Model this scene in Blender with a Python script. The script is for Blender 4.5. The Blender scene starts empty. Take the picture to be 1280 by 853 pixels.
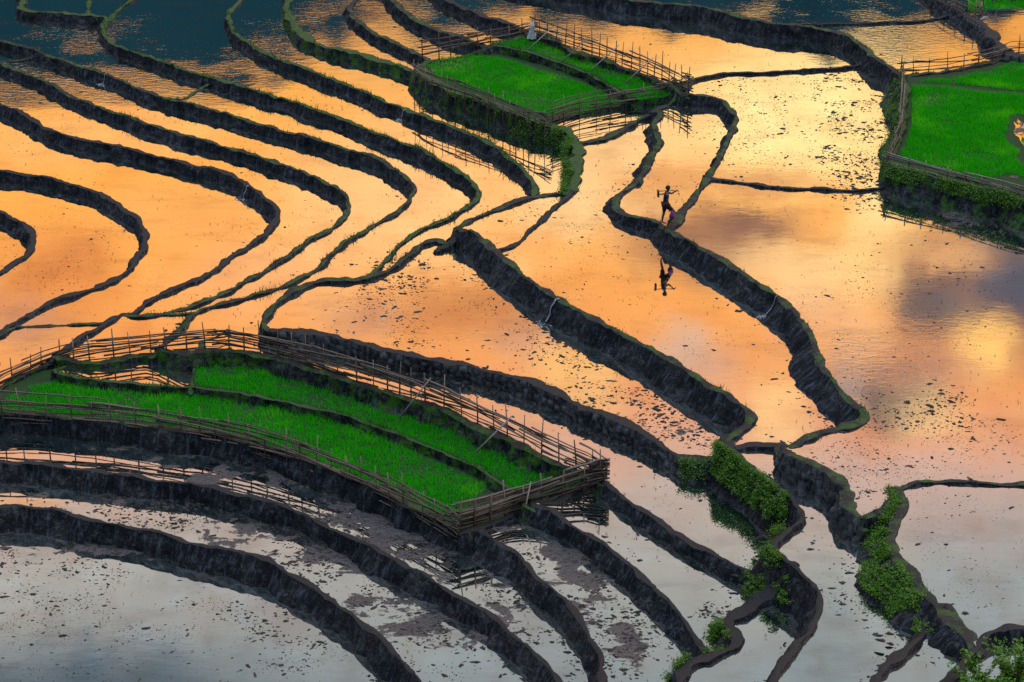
import bpy, math, random
import numpy as np
from mathutils import Vector, Matrix
from mathutils.geometry import delaunay_2d_cdt
from mathutils.bvhtree import BVHTree

random.seed(7)
rng = np.random.default_rng(7)
R = math.radians
scene = bpy.context.scene
COL = scene.collection

# ------------------------------------------------------------------ camera
CAMH, PITCH, HFOV = 34.0, 25.0, 25.0
FPX = 640.0 / math.tan(R(HFOV / 2))
CP, SP_ = math.cos(R(PITCH)), math.sin(R(PITCH))

def at(px, py, z):
    """the place at height z that the photograph shows at px, py"""
    a, b = (px - 640) / FPX, -(py - 426.5) / FPX
    d = (a, CP + b * SP_, -SP_ + b * CP)
    t = (z - CAMH) / d[2]
    return (d[0] * t, d[1] * t, z)

def to_px(x, y, z):
    zz = z - CAMH
    f = y * CP - zz * SP_
    u = y * SP_ + zz * CP
    return 640 + FPX * x / f, 426.5 - FPX * u / f

cam_d = bpy.data.cameras.new('camera')
cam = bpy.data.objects.new('camera', cam_d)
COL.objects.link(cam)
cam.location = (0, 0, CAMH)
cam.rotation_euler = (R(90 - PITCH), 0, 0)
cam_d.sensor_fit = 'HORIZONTAL'
cam_d.angle = R(HFOV)
cam_d.clip_end = 6000
scene.camera = cam

# ------------------------------------------------------------------ helpers
def vnoise(p, seed=0):
    p = np.asarray(p, float)
    i = np.floor(p).astype(np.int64)
    f = p - i
    f = f * f * (3 - 2 * f)
    def h(a, b, c):
        n = (a * 73856093) ^ (b * 19349663) ^ (c * 83492791) ^ (seed * 2654435761)
        n = (n ^ (n >> 13)) * 1274126177
        n = n & 0x7fffffff
        n = (n ^ (n >> 16)) & 0xffff
        return n / 65535.0
    out = 0
    for dx in (0, 1):
        for dy in (0, 1):
            for dz in (0, 1):
                w = (f[..., 0] if dx else 1 - f[..., 0]) * (f[..., 1] if dy else 1 - f[..., 1]) * (f[..., 2] if dz else 1 - f[..., 2])
                out = out + w * h(i[..., 0] + dx, i[..., 1] + dy, i[..., 2] + dz)
    return out - 0.5

def fbm(p, seed=0, octaves=4, gain=0.5):
    p = np.asarray(p, float)
    o, a = 0, 1.0
    for k in range(octaves):
        o = o + a * vnoise(p * (2 ** k), seed + k)
        a *= gain
    return o

def cells(u, v, seed=0):
    """distance to nearest and second nearest stone centre, and an id"""
    iu, iv = np.floor(u).astype(np.int64), np.floor(v).astype(np.int64)
    d1 = np.full(u.shape, 9.0); d2 = np.full(u.shape, 9.0); ident = np.zeros(u.shape)
    for a in (-1, 0, 1):
        for b in (-1, 0, 1):
            cu, cv = iu + a, iv + b
            n = (cu * 374761393 + cv * 668265263 + seed * 69069) & 0x7fffffff
            n = ((n ^ (n >> 13)) * 1274126177) & 0x7fffffff
            j1, j2 = (n & 0x3ff) / 1023.0, ((n >> 10) & 0x3ff) / 1023.0
            d = np.hypot(u - cu - .1 - .8 * j1, v - cv - .1 - .8 * j2)
            new = d < d1
            d2 = np.where(new, d1, np.minimum(d2, d))
            ident = np.where(new, j1, ident)
            d1 = np.where(new, d, d1)
    return d1, d2, ident

def mesh_obj(name, verts, faces, mat, parent=None, smooth=True, kind=None, loc=None, rots=None):
    me = bpy.data.meshes.new(name)
    v = np.asarray(verts, dtype=np.float32).reshape(-1, 3)
    if isinstance(faces, np.ndarray):
        nf, k = faces.shape
        me.vertices.add(len(v)); me.vertices.foreach_set('co', v.ravel())
        me.loops.add(nf * k); me.loops.foreach_set('vertex_index', faces.astype(np.int32).ravel())
        me.polygons.add(nf)
        me.polygons.foreach_set('loop_start', np.arange(0, nf * k, k, dtype=np.int32))
        me.polygons.foreach_set('loop_total', np.full(nf, k, dtype=np.int32))
        me.update(calc_edges=True)
        me.validate()
    else:
        me.from_pydata(v.tolist(), [], faces)
        me.update()
    if mat is not None:
        for m in (mat if isinstance(mat, list) else [mat]):
            me.materials.append(m)
    me.polygons.foreach_set('use_smooth', [smooth] * len(me.polygons))
    o = bpy.data.objects.new(name, me)
    COL.objects.link(o)
    if parent is not None:
        o.parent = parent
        l = parent.location
        o.matrix_parent_inverse = Matrix.Translation(-l)
    if kind:
        o['kind'] = kind
    return o

def tag(o, label, cat, group=None):
    o['label'] = label; o['category'] = cat
    if group: o['group'] = group
    return o

def thing(name, label, cat, loc, group=None):
    o = bpy.data.objects.new(name, None)
    COL.objects.link(o)
    o.location = loc
    o.empty_display_size = 0.3
    tag(o, label, cat, group)
    return o

def tube(path, radii, sides=6, closed=True):
    path = [Vector(p) for p in path]
    vs, fs = [], []
    n = len(path)
    for i, p in enumerate(path):
        t = (path[min(i + 1, n - 1)] - path[max(i - 1, 0)]).normalized()
        ref = Vector((0, 0, 1)) if abs(t.z) < .8 else Vector((1, 0, 0))
        a = t.cross(ref).normalized(); b = a.cross(t)
        r = radii[i] if hasattr(radii, '__len__') else radii
        for k in range(sides):
            an = 2 * math.pi * k / sides
            vs.append(p + a * (r * math.cos(an)) + b * (r * math.sin(an)))
    for i in range(n - 1):
        for k in range(sides):
            k2 = (k + 1) % sides
            fs.append((i * sides + k, i * sides + k2, (i + 1) * sides + k2, (i + 1) * sides + k))
    if closed:
        fs.append(tuple(range(sides - 1, -1, -1)))
        fs.append(tuple((n - 1) * sides + k for k in range(sides)))
    return [tuple(v) for v in vs], fs

# ------------------------------------------------------------------ materials
class NT:
    def __init__(s, tree):
        s.t = tree; s.n = tree.nodes; s.l = tree.links
    def new(s, typ, **kw):
        nd = s.n.new(typ)
        for k, v in kw.items():
            setattr(nd, k, v)
        return nd
    def put(s, sock, v):
        if hasattr(v, 'is_output'):
            s.l.new(v, sock)
        elif v is not None:
            if hasattr(sock.default_value, '__len__') and not hasattr(v, '__len__'):
                v = (v,) * len(sock.default_value)
            if hasattr(v, '__len__') and len(v) == 3 and len(sock.default_value) == 4:
                v = tuple(v) + (1,)
            sock.default_value = v
    def math(s, op, a, b=None, c=None, clamp=False):
        nd = s.new('ShaderNodeMath', operation=op, use_clamp=clamp)
        s.put(nd.inputs[0], a)
        if b is not None: s.put(nd.inputs[1], b)
        if c is not None: s.put(nd.inputs[2], c)
        return nd.outputs[0]
    def mix(s, f, a, b, blend='MIX'):
        nd = s.new('ShaderNodeMix', data_type='RGBA', blend_type=blend)
        s.put(nd.inputs[0], f); s.put(nd.inputs[6], a); s.put(nd.inputs[7], b)
        return nd.outputs[2]
    def noise(s, vec, scale, detail=4, rough=.55, dist=0):
        nd = s.new('ShaderNodeTexNoise')
        s.put(nd.inputs['Vector'], vec)
        nd.inputs['Scale'].default_value = scale; nd.inputs['Detail'].default_value = detail
        nd.inputs['Roughness'].default_value = rough; nd.inputs['Distortion'].default_value = dist
        return nd.outputs['Fac']
    def ramp(s, f, stops, interp='LINEAR'):
        nd = s.new('ShaderNodeValToRGB')
        nd.color_ramp.interpolation = interp
        e = nd.color_ramp.elements
        while len(e) < len(stops): e.new(.5)
        for el, (p, c) in zip(e, stops):
            el.position = p
            el.color = tuple(c) + (1,) if hasattr(c, '__len__') else (c, c, c, 1)
        s.put(nd.inputs[0], f)
        return nd.outputs[0]
    def mapv(s, vec, scale=(1, 1, 1), rot=(0, 0, 0)):
        nd = s.new('ShaderNodeMapping')
        s.put(nd.inputs[0], vec)
        nd.inputs['Scale'].default_value = scale; nd.inputs['Rotation'].default_value = rot
        return nd.outputs[0]
    def step(s, v, lo, hi):
        nd = s.new('ShaderNodeMapRange', interpolation_type='SMOOTHSTEP')
        s.put(nd.inputs[0], v)
        nd.inputs[1].default_value = lo; nd.inputs[2].default_value = hi
        return nd.outputs[0]
    def bump(s, h, strength, dist, normal=None):
        nd = s.new('ShaderNodeBump')
        nd.inputs['Strength'].default_value = strength
        s.put(nd.inputs['Distance'], dist); s.put(nd.inputs['Height'], h)
        if normal is not None: s.l.new(normal, nd.inputs['Normal'])
        return nd.outputs[0]
    def attr(s, name):
        return s.new('ShaderNodeAttribute', attribute_name=name).outputs['Fac']

def new_mat(name):
    m = bpy.data.materials.new(name)
    m.use_nodes = True
    nt = NT(m.node_tree)
    nt.n.clear()
    out = nt.new('ShaderNodeOutputMaterial')
    return m, nt, out

def principled(nt, out, color, rough, normal=None, spec=.5, **kw):
    p = nt.new('ShaderNodeBsdfPrincipled')
    nt.put(p.inputs['Base Color'], color); nt.put(p.inputs['Roughness'], rough)
    nt.put(p.inputs['Specular IOR Level'], spec)
    if normal is not None: nt.l.new(normal, p.inputs['Normal'])
    for k, v in kw.items():
        nt.put(p.inputs[k], v)
    nt.l.new(p.outputs[0], out.inputs[0])
    return p

def geo_pos(nt):
    return nt.new('ShaderNodeNewGeometry').outputs['Position']

def mat_water():
    m, nt, out = new_mat('paddy_water')
    pos = geo_pos(nt)
    mud, rip = nt.attr('mud'), nt.attr('ripple')
    # the water film: a mirror over dark silt
    streak = nt.noise(nt.mapv(pos, (1.0, 2.2, 1)), 2.6, 3, .6)
    fine = nt.noise(nt.mapv(pos, (1.0, 2.0, 1)), 1.3, 2)
    patch = nt.step(nt.noise(pos, .22, 3), .42, .62)
    amp = nt.math('MULTIPLY', rip, nt.math('ADD', nt.math('MULTIPLY', patch, .7), .3))
    h = nt.math('MULTIPLY', streak, nt.math('ADD', nt.math('MULTIPLY', amp, .0045), .00022))
    h = nt.math('ADD', h, nt.math('MULTIPLY', fine, .0005))
    bn = nt.bump(h, 1.0, 1.0)
    silt = nt.mix(nt.noise(pos, .9, 5), (.002, .018, .020), (.005, .026, .027))
    d = nt.new('ShaderNodeBsdfDiffuse'); nt.put(d.inputs[0], silt)
    g = nt.new('ShaderNodeBsdfGlossy'); nt.put(g.inputs['Color'], (.97, .97, .97))
    nt.put(g.inputs['Roughness'], .02); nt.l.new(bn, g.inputs['Normal'])
    lw = nt.new('ShaderNodeLayerWeight'); lw.inputs['Blend'].default_value = .55
    fac = nt.math('ADD', nt.math('MULTIPLY', lw.outputs['Facing'], .35), .60, clamp=True)
    film = nt.math('MULTIPLY', nt.step(nt.noise(nt.mapv(pos, (.7, 1.3, 1)), .55, 9, .68, .4), .47, .72), .16)
    fac = nt.math('SUBTRACT', fac, film)
    silt = nt.mix(nt.math('MULTIPLY', film, 4.0), silt, (.045, .028, .020))
    nt.l.new(silt, d.inputs[0])
    w = nt.new('ShaderNodeMixShader'); nt.put(w.inputs[0], fac)
    nt.l.new(d.outputs[0], w.inputs[1]); nt.l.new(g.outputs[0], w.inputs[2])
    # mud that stands out of the water
    n1 = nt.noise(nt.mapv(pos, (1, 1.5, 1)), .8, 9, .66, .35)
    n2 = nt.noise(pos, 5.0, 5, .7)
    val = nt.math('ADD', n1, nt.math('MULTIPLY', nt.math('SUBTRACT', n2, .5), .22))
    thr = nt.math('SUBTRACT', .86, nt.math('MULTIPLY', mud, .64))
    mk = nt.math('SUBTRACT', val, thr)
    mask = nt.step(mk, -.012, .02)
    mcol = nt.mix(nt.noise(pos, .5, 4), (.032, .033, .035), (.105, .085, .077))
    mcol = nt.mix(nt.step(nt.noise(pos, 7, 4), .5, .75), mcol, (.016, .018, .020))
    mb = nt.bump(nt.math('ADD', nt.noise(pos, 6, 6, .7), nt.math('MULTIPLY', mk, 2)), .9, .08)
    p = nt.new('ShaderNodeBsdfPrincipled'); nt.put(p.inputs['Base Color'], mcol)
    nt.put(p.inputs['Roughness'], .32); nt.l.new(mb, p.inputs['Normal'])
    mx = nt.new('ShaderNodeMixShader'); nt.put(mx.inputs[0], mask)
    nt.l.new(w.outputs[0], mx.inputs[1]); nt.l.new(p.outputs[0], mx.inputs[2])
    nt.l.new(mx.outputs[0], out.inputs[0])
    return m

def mat_mudwall(name, stones=False, grassy=0.0, tint=(1, 1, 1)):
    m, nt, out = new_mat(name)
    pos = geo_pos(nt)
    uv = nt.new('ShaderNodeTexCoord').outputs['UV']
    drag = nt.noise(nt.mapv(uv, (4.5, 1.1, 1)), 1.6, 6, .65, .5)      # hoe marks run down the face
    clod = nt.noise(pos, 7, 7, .68)
    big = nt.noise(pos, .9, 4)
    c = nt.ramp(drag, [(.3, (.002 * tint[0], .003 * tint[1], .0045 * tint[2])), (.52, (.0055 * tint[0], .0078 * tint[1], .0115 * tint[2])), (.70, (.070 * tint[0], .086 * tint[1], .11 * tint[2]))])  # pale end of the ramp paints highlights on the marks into the colour
    drag_highlight = nt.noise(nt.mapv(uv, (2.0, 2.6, 1), (0, 0, .6)), 2.6, 7, .7, .8)
    c = nt.mix(nt.step(nt.math('MULTIPLY', drag_highlight, nt.math('ADD', big, .5)), .5, .72), c, (.075 * tint[0], .088 * tint[1], .108 * tint[2]))  # slanting highlight streaks, painted in as a paler mud colour
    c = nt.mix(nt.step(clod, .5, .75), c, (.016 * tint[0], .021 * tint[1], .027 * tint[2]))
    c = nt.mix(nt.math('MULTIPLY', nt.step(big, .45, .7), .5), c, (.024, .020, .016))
    if stones:
        st = nt.attr('stone')
        c = nt.mix(st, c, nt.mix(nt.attr('stone_id'), (.022, .023, .026), (.11, .11, .115)))
    if grassy:
        g = nt.step(nt.noise(pos, 2.2, 6, .7), .62 - .35 * grassy, .72 - .25 * grassy)
        gc = nt.mix(nt.noise(pos, 14, 3), (.012, .045, .004), (.05, .15, .012))
        c = nt.mix(g, c, gc)
    h = nt.math('ADD', nt.math('MULTIPLY', drag, .10), nt.math('MULTIPLY', clod, .07))
    nrm = nt.bump(h, .9, .9)
    r = nt.math('ADD', nt.math('MULTIPLY', clod, .35), .5)
    principled(nt, out, c, r, nrm, spec=.14)
    return m

def mat_crest(name, grassy, base=((.0025, .003, .004), (.012, .010, .0115))):
    m, nt, out = new_mat(name)
    pos = geo_pos(nt)
    c = nt.mix(nt.noise(pos, 5, 6, .7), base[0], base[1])
    if grassy > 0:
        g = nt.step(nt.noise(pos, 1.6, 7, .72), .66 - .42 * grassy, .78 - .40 * grassy)
        gc = nt.mix(nt.noise(pos, 11, 4), (.006, .020, .003), (.032, .090, .008))
        c = nt.mix(g, c, gc)
    nrm = nt.bump(nt.noise(pos, 12, 5, .7), .8, .07)
    principled(nt, out, c, .6, nrm, spec=.4)
    return m

def mat_simple(name, c0, c1, scale=8, rough=.7, bump=.3, spec=.3, trans=0, per_object=0):
    m, nt, out = new_mat(name)
    pos = geo_pos(nt)
    c = nt.mix(nt.noise(pos, scale, 5, .65), c0, c1)
    if per_object:
        rnd = nt.new('ShaderNodeObjectInfo').outputs['Random']
        c = nt.mix(1.0, c, nt.ramp(rnd, [(0, (.55, .5, .5)), (.5, (1, 1, 1)), (1, (1.7, 1.65, 1.6))]), 'MULTIPLY')
    nrm = nt.bump(nt.noise(pos, scale * 2.5, 4, .7), bump, .03)
    p = principled(nt, out, c, rough, nrm, spec=spec)
    if trans:
        t = nt.new('ShaderNodeBsdfTranslucent'); nt.put(t.inputs[0], c)
        mx = nt.new('ShaderNodeMixShader'); mx.inputs[0].default_value = trans
        nt.l.new(p.outputs[0], mx.inputs[1]); nt.l.new(t.outputs[0], mx.inputs[2])
        nt.l.new(mx.outputs[0], out.inputs[0])
    return m

M_WATER = mat_water()
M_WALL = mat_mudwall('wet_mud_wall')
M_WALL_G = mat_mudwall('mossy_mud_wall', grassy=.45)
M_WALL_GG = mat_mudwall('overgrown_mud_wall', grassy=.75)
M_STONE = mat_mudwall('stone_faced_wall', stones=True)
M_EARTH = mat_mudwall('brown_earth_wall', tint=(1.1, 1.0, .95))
CREST = [mat_crest('bare_crest', 0), mat_crest('part_grassed_crest', .5), mat_crest('grassed_crest', 1.0)]
M_BLADE = mat_simple('bund_grass', (.012, .045, .004), (.06, .17, .015), 5, .55, .1, .2, trans=.3)
def mat_rice():
    m, nt, out = new_mat('rice_seedlings')
    pos = geo_pos(nt)
    c = nt.mix(nt.noise(pos, 1.1, 5, .7), (.008, .30, .002), (.045, .68, .007))
    c = nt.mix(nt.step(nt.noise(pos, .45, 4), .5, .72), c, (.12, .72, .010))
    c = nt.mix(nt.step(nt.noise(pos, 9, 3), .55, .85), c, (.008, .18, .004))
    p = principled(nt, out, c, .5, None, spec=.2)
    t = nt.new('ShaderNodeBsdfTranslucent'); nt.put(t.inputs[0], c)
    mx = nt.new('ShaderNodeMixShader'); mx.inputs[0].default_value = .4
    nt.l.new(p.outputs[0], mx.inputs[1]); nt.l.new(t.outputs[0], mx.inputs[2]); nt.l.new(mx.outputs[0], out.inputs[0])
    return m
M_RICE = mat_rice()
M_SOIL = mat_simple('bed_soil', (.005, .014, .003), (.010, .05, .004), 4, .8, .8)
M_LEAF = mat_simple('creeper_leaf', (.007, .045, .003), (.14, .33, .012), 5.5, .45, .1, .4, trans=.25)
M_WOOD = mat_simple('weathered_bamboo', (.045, .034, .028), (.17, .135, .11), 9, .65, .5, .3, per_object=1)
M_POST = mat_simple('stake_wood', (.075, .052, .040), (.23, .175, .14), 9, .7, .5, .3, per_object=1)
M_PALE = mat_simple('bleached_bamboo', (.10, .085, .075), (.26, .23, .21), 9, .65, .5, .3, per_object=1)
M_CLOD = mat_simple('clods', (.014, .012, .010), (.055, .044, .034), 6, .7, .6)
M_ROCK = mat_simple('boulder', (.03, .03, .032), (.10, .095, .095), 4, .7, 1.0)
M_HILL = mat_simple('forest_hill', (.006, .026, .033), (.013, .046, .056), .03, .9, .6, 0)
M_GROUND = mat_simple('ground', (.03, .04, .02), (.07, .065, .04), .3, .9, .6)

# ------------------------------------------------------------------ levels (m)
Z = dict(P0=.22, P1=-.1, P2=-.43, P3=-.76, P4=-1.06, P5=-1.42, P6=-1.76, P7=-2.12, W1=-.8, W2=-1.36,
         M=.04, K=.72, T=.68, Q=1.0, Y=1.34, R=1.3, NP=.76, E1=.52, E2=.78, E3=1.1, E4=1.42, E5=1.95, E6=2.0, E8=2.35,
         A=.88, B=1.2, RN=2.15, CH=.66, R2=1.27, R3=.88, R4=1.0, CH2=-.35,
         F2=-.74, H1=-1.2, H2=-1.74, H3=-2.24, H4=-2.84, SPD=-.9, BED1=-.87, BED2=-1.16)
SOILS = {'A', 'B', 'RN', 'BED1', 'BED2'}

# ------------------------------------------------------------------ dikes
# a dike: its crest as the photograph shows it, the level behind it, and how its faces look
DIKES = []
G_WALL = 'terrace walls stepping down the hillside'
G_BUND = 'low mud bunds between paddies'
def D(key, pts, label, wall=True, w=.11, slope=.5, cb=.09, grass=1, mat=None, fringe=6, fine=False, noise=1.0, s0=None, s1=None):
    DIKES.append(dict(key=key, pts=pts, label=label, wall=wall, hw=w, slope=slope, cb=cb, grass=grass, mat=mat or M_WALL, fringe=fringe, fine=fine, noise=noise, snap=(s0, s1)))

D('N7', ['P6', (-40, 252), (0, 264), (13, 272), (34, 284), (43, 294), (40, 305), (30, 319), (13, 330), (0, 339), (-40, 352)],
  'small hook of dark wall at the left edge, lowest of the nested curves', grass=0, fringe=1)
D('N6', ['P5', (-50, 210), (0, 213), (44, 218), (84, 228), (121, 240), (148, 255), (171, 273), (181, 290), (178, 309), (165, 332), (148, 345), (128, 357), (101, 366), (67, 376), (40, 389), (17, 404), (0, 413), (-40, 432)],
  'dark curved terrace wall rounding the second smallest orange pool at left', grass=0, fringe=1)
D('N5', ['P4', (-60, 100), (0, 129), (27, 141), (50, 155), (74, 167), (111, 175), (161, 185), (202, 195), (249, 207), (286, 218), (312, 232), (334, 247), (346, 265), (337, 285), (309, 308), (285, 322), (269, 337), (235, 354), (201, 369), (178, 382), (165, 394), (148, 403), (124, 418), (108, 427), (94, 436)],
  'thick bare dark wall at left with a white trickle near its bend', grass=0, fringe=2, s1='NBK')
D('N4', ['P3', (-60, 58), (0, 79), (44, 96), (101, 124), (151, 143), (202, 161), (255, 175), (302, 188), (353, 205), (396, 221), (425, 236), (438, 252), (433, 268), (415, 285), (383, 303), (336, 335), (302, 355), (269, 371), (235, 383), (215, 388), (198, 391), (166, 394)],
  'grass topped terrace wall curling back just outside the wall with the trickle', grass=1, fringe=10, s1='N5')
D('N3', ['P2', (-60, 30), (0, 50), (35, 60), (75, 74), (110, 85), (140, 97), (180, 112), (215, 124), (260, 136), (300, 147), (350, 161), (400, 175), (430, 184), (479, 201), (505, 220), (517, 238), (502, 259), (462, 285), (430, 303), (403, 330), (376, 345), (353, 357), (319, 367), (292, 376), (262, 382), (242, 391), (232, 401), (218, 416), (205, 428), (190, 437)],
  'long grassed terrace wall whose return leg runs down to the bamboo fence', grass=1, fringe=10, s1='NBK')
D('N2', ['P1', (185, -22), (165, 0), (148, 10), (135, 25), (130, 38), (136, 50), (150, 58), (180, 68), (215, 80), (250, 92), (290, 104), (330, 116), (370, 128), (400, 138), (430, 149), (470, 165), (520, 185), (560, 205), (585, 222), (598, 240), (590, 255), (550, 277), (520, 290), (500, 306), (482, 325), (466, 342)],
  'long terrace wall with green lip running from the teal pools to the bund fork', grass=2, fringe=14, s1='SW')
D('N1', ['P0', (312, -20), (300, 0), (290, 10), (287, 26), (300, 45), (325, 62), (360, 78), (400, 92), (430, 104), (470, 121), (510, 137), (550, 152), (590, 168), (620, 185), (650, 206), (664, 222), (669, 236), (664, 246)],
  'terrace wall with green lip and a white trickle, nearest below the square seedbed', grass=2, fringe=12, s1='S')
D('U1', ['E1', (364, -22), (359, 0), (358, 13), (366, 30), (380, 44), (403, 57), (430, 64), (459, 69), (492, 80), (526, 93),
         'A', (541, 102), (580, 116), (617, 129), (650, 142), (682, 152), 'K', (706, 163), (720, 176), (725, 192), (719, 213), (713, 236), (706, 241)],
  'overgrown green bank carrying the square seedbed fence and curving down to the bund fork', w=0.2, grass=2, fringe=9, mat=M_WALL_G, slope=0.5)
D('U2', ['E2', (460, -18), (445, 0), (438, 12), (445, 25), (462, 37), (492, 52), (529, 71)],
  'thin dark wall ending at the left corner of the square seedbed', grass=1, fringe=3, w=.13, s1='TBL')
D('U3', ['E3', (478, -18), (492, 0), (509, 16), (529, 29), (553, 40), (578, 46), (604, 57)],
  'dark wall running down from the top edge into the back of the square seedbed', grass=1, fringe=4, w=.15)
D('U4', ['E4', (535, -18), (561, 0), (583, 11), (600, 17), (623, 25), (645, 32), (664, 43)],
  'dark wall meeting the square seedbed at its far corner by the white cloth', grass=0, fringe=3, w=.15)
D('A0', ['P1', (20, -20), (29, -2), (25, 9), (38, 13), (65, 15), (100, 18), (130, 20), (134, 28)],
  'grassed wall closing two small teal pools in the far left corner', grass=2, fringe=8, w=.14)
D('A0B', ['P1', (111, -25), (110, 0), (109, 15), (110, 18)], 'short green bund splitting the two small teal pools in the far left corner', wall=False, grass=2, fringe=10, w=.1, cb=.07)
D('X23', ['P2', (214, 123), (228, 122), (243, 115), (253, 109), (262, 107)], 'short grassy bund joining two terrace walls below the large teal pool', wall=False, grass=2, fringe=8, w=.09, cb=.06)
D('X34', ['P3', (-2, 77), (20, 76), (47, 72), (52, 66)], 'short thin bund near the left edge between two upper walls', wall=False, grass=1, fringe=4, w=.08, cb=.05)
D('S', ['T', (709, 240), (680, 243), (650, 250), (620, 260), (590, 273), (570, 282), (558, 290)],
  'thin grassy bund linking the green bank to the head of the tall central wall', wall=False, grass=1, fringe=10, w=.12, s1='B', s0='U1')
D('TK', ['K', (716, 238), (704, 250), (690, 262), (668, 283), (650, 300), (632, 310), (622, 312)],
  'very thin dark bund cutting off a small triangular pool above the tall central wall', wall=False, grass=0, fringe=2, w=.08, cb=.06, s0='U1', s1='B')
D('SW', ['M', (545, 298), (530, 305), (516, 315), (496, 332), (469, 344), (425, 350), (403, 350), (370, 362), (349, 374), (336, 389), (329, 402), (333, 411)],
  'winding grassy bund sweeping left from the tall central wall to the stone wall', w=.12, grass=1, fringe=8, cb=.12, s0='B')
D('WX', ['W2', (2, 421), (17, 409), (50, 406), (100, 404), (140, 403), (150, 402)], 'level thin bund at left in front of the fence bend', wall=False, grass=1, fringe=4, w=.09, cb=.06)
D('WX2', ['W1', (166, 394), (190, 393), (215, 391), (236, 391), (243, 391)], 'short weedy bund tying the ends of two return legs above the fence', wall=False, grass=2, fringe=10, w=.09, cb=.06, s0='N5', s1='N3')
D('ST', ['M', (333, 411), (362, 413), (400, 418), (433, 424), (470, 433), (509, 442), (550, 449), (586, 456), (613, 465), (640, 471), (667, 477), (694, 488), (737, 510), (781, 528), (828, 555), (855, 569), (880, 574), (900, 570), (910, 562)],
  'stone faced wall running above the bamboo fence from its left bend to the green bank', w=0.15, grass=0, fringe=1, mat=M_STONE, slope=0.35, fine=True, cb=.07, s1='V')
D('B', ['K', (550, 293), (558, 286), (575, 284), (592, 290), (606, 303), (622, 316), (640, 333), (655, 347), (690, 367), (720, 384), (750, 403), (790, 422), (820, 438), (850, 458), (880, 476), (910, 495), (930, 510), (936, 522), (922, 538), (908, 552), (908, 560)],
  'tall dark central wall with a white trickle, falling from the bund fork toward the bank', w=.13, slope=.75, grass=1, fringe=5, s1='KC')
D('C', ['Q', (828, 141), (818, 158), (819, 170), (824, 180), (812, 204), (790, 230), (770, 250), (776, 262), (791, 269), (808, 274), (823, 281), 'R', (836, 286), (851, 296), (884, 314), (917, 332), (951, 357), (978, 376), (1001, 399), (1015, 419), (1021, 443), (1026, 460), (1040, 476), (1058, 495), (1080, 516), (1072, 527), (1052, 534), (1018, 544), (994, 553), (978, 558)],
  'tall dark wall the walking person stands on, winding down to the right', w=.13, slope=1.15, grass=1, fringe=6, s1='KC')
D('J', ['Y', (858, 118), (885, 119), (903, 125), (915, 138), (918, 154), (908, 180), (895, 205), (882, 224), (866, 247), (851, 268), (838, 284)],
  'curved dark bund running from the square seedbed to the walking person', w=.12, grass=1, fringe=4, slope=.6, s0='TBL', s1='C')
D('YR', ['Y', (884, 222), (910, 226), (945, 230), (1000, 234), (1040, 236), (1075, 237)], 'straight thin bund below the bright yellow pool', wall=False, w=.07, cb=.05, grass=0, fringe=2)
D('U6', ['E4', (858, 109), (872, 97), (900, 91), (940, 90), (980, 88), (1030, 85), (1078, 82)], 'straight dark bund above the bright yellow pool', wall=False, w=.07, cb=.05, grass=0, fringe=3, s0='TBL')
D('U5', ['E5', (755, -8), (785, 0), (820, 4), (850, 7), (884, 12), (934, 23), (978, 31), (1011, 33), (1052, 41), (1076, 54), (1090, 70), (1108, 80), (1126, 92)],
  'high dark wall crossing the far right, above the bright yellow pool', w=.13, slope=.75, grass=1, fringe=4)
D('E56', ['E6', (985, 31), (1040, 29), (1100, 28), (1150, 25), (1190, 18), (1200, 14)], 'faint straight bund below the far teal pool at upper right', wall=False, w=.06, cb=.04, grass=0, fringe=1)
D('E8', ['E8', (1150, -20), (1178, 0), (1200, 12), (1224, 26), (1238, 40), (1252, 56), (1264, 66), (1300, 70), (1360, 76)],
  'rough stony wall with a water spout in the far right corner', w=.18, slope=.6, grass=0, fringe=3, mat=M_STONE, fine=True)
D('RT', ['RN', (1126, 93), (1150, 92), (1186, 88), (1225, 80), (1252, 72), (1264, 67)], 'low bank under the upper fence of the right hand seedbed', wall=False, w=.13, grass=1, fringe=8)
D('RL', ['RN', (1126, 93), (1132, 112), (1130, 140), (1128, 165), (1116, 188), (1112, 203), 'RN', (1140, 212), (1180, 222), (1225, 233), (1264, 243), (1330, 262), (1400, 280)],
  'green bank with mud lumps holding up the right hand seedbed', w=0.14, slope=0.7, grass=2, fringe=26, mat=M_WALL_G)
D('IN', ['NP', (722, 178), (754, 171), (781, 160), (796, 149), (812, 146), (828, 140), (845, 132), (862, 120)], 'thin bund in front of the pond at the near corner of the square seedbed', wall=False, w=.12, grass=1, fringe=4, cb=.07, s1='J')
D('TBL', ['E3', (527, 86), (530, 73), (560, 68), (600, 60), (640, 53), (668, 47), 'E4', (720, 64), (763, 78), (819, 99), (860, 117)],
  'bank under the two far sides of the square seedbed fence', w=.16, grass=1, fringe=10, mat=M_WALL_G, s0='U1', s1='J')
D('TFR', ['A', (684, 152), (700, 146), (740, 138), (790, 130), (825, 124), (860, 118)], 'low earth edge under the near right fence of the square seedbed', wall=False, w=.07, grass=2, fringe=14, mat=M_WALL_G, s1='TBL', s0='U1', cb=.03)
D('BAB', ['B', (588, 58), (610, 56), (645, 61), (672, 69), (719, 85), (766, 109), (794, 126)], 'dark earth step between the seedling beds of the square seedbed', w=.07, grass=2, fringe=12, mat=M_WALL_G, slope=.4, cb=.03)
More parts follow.
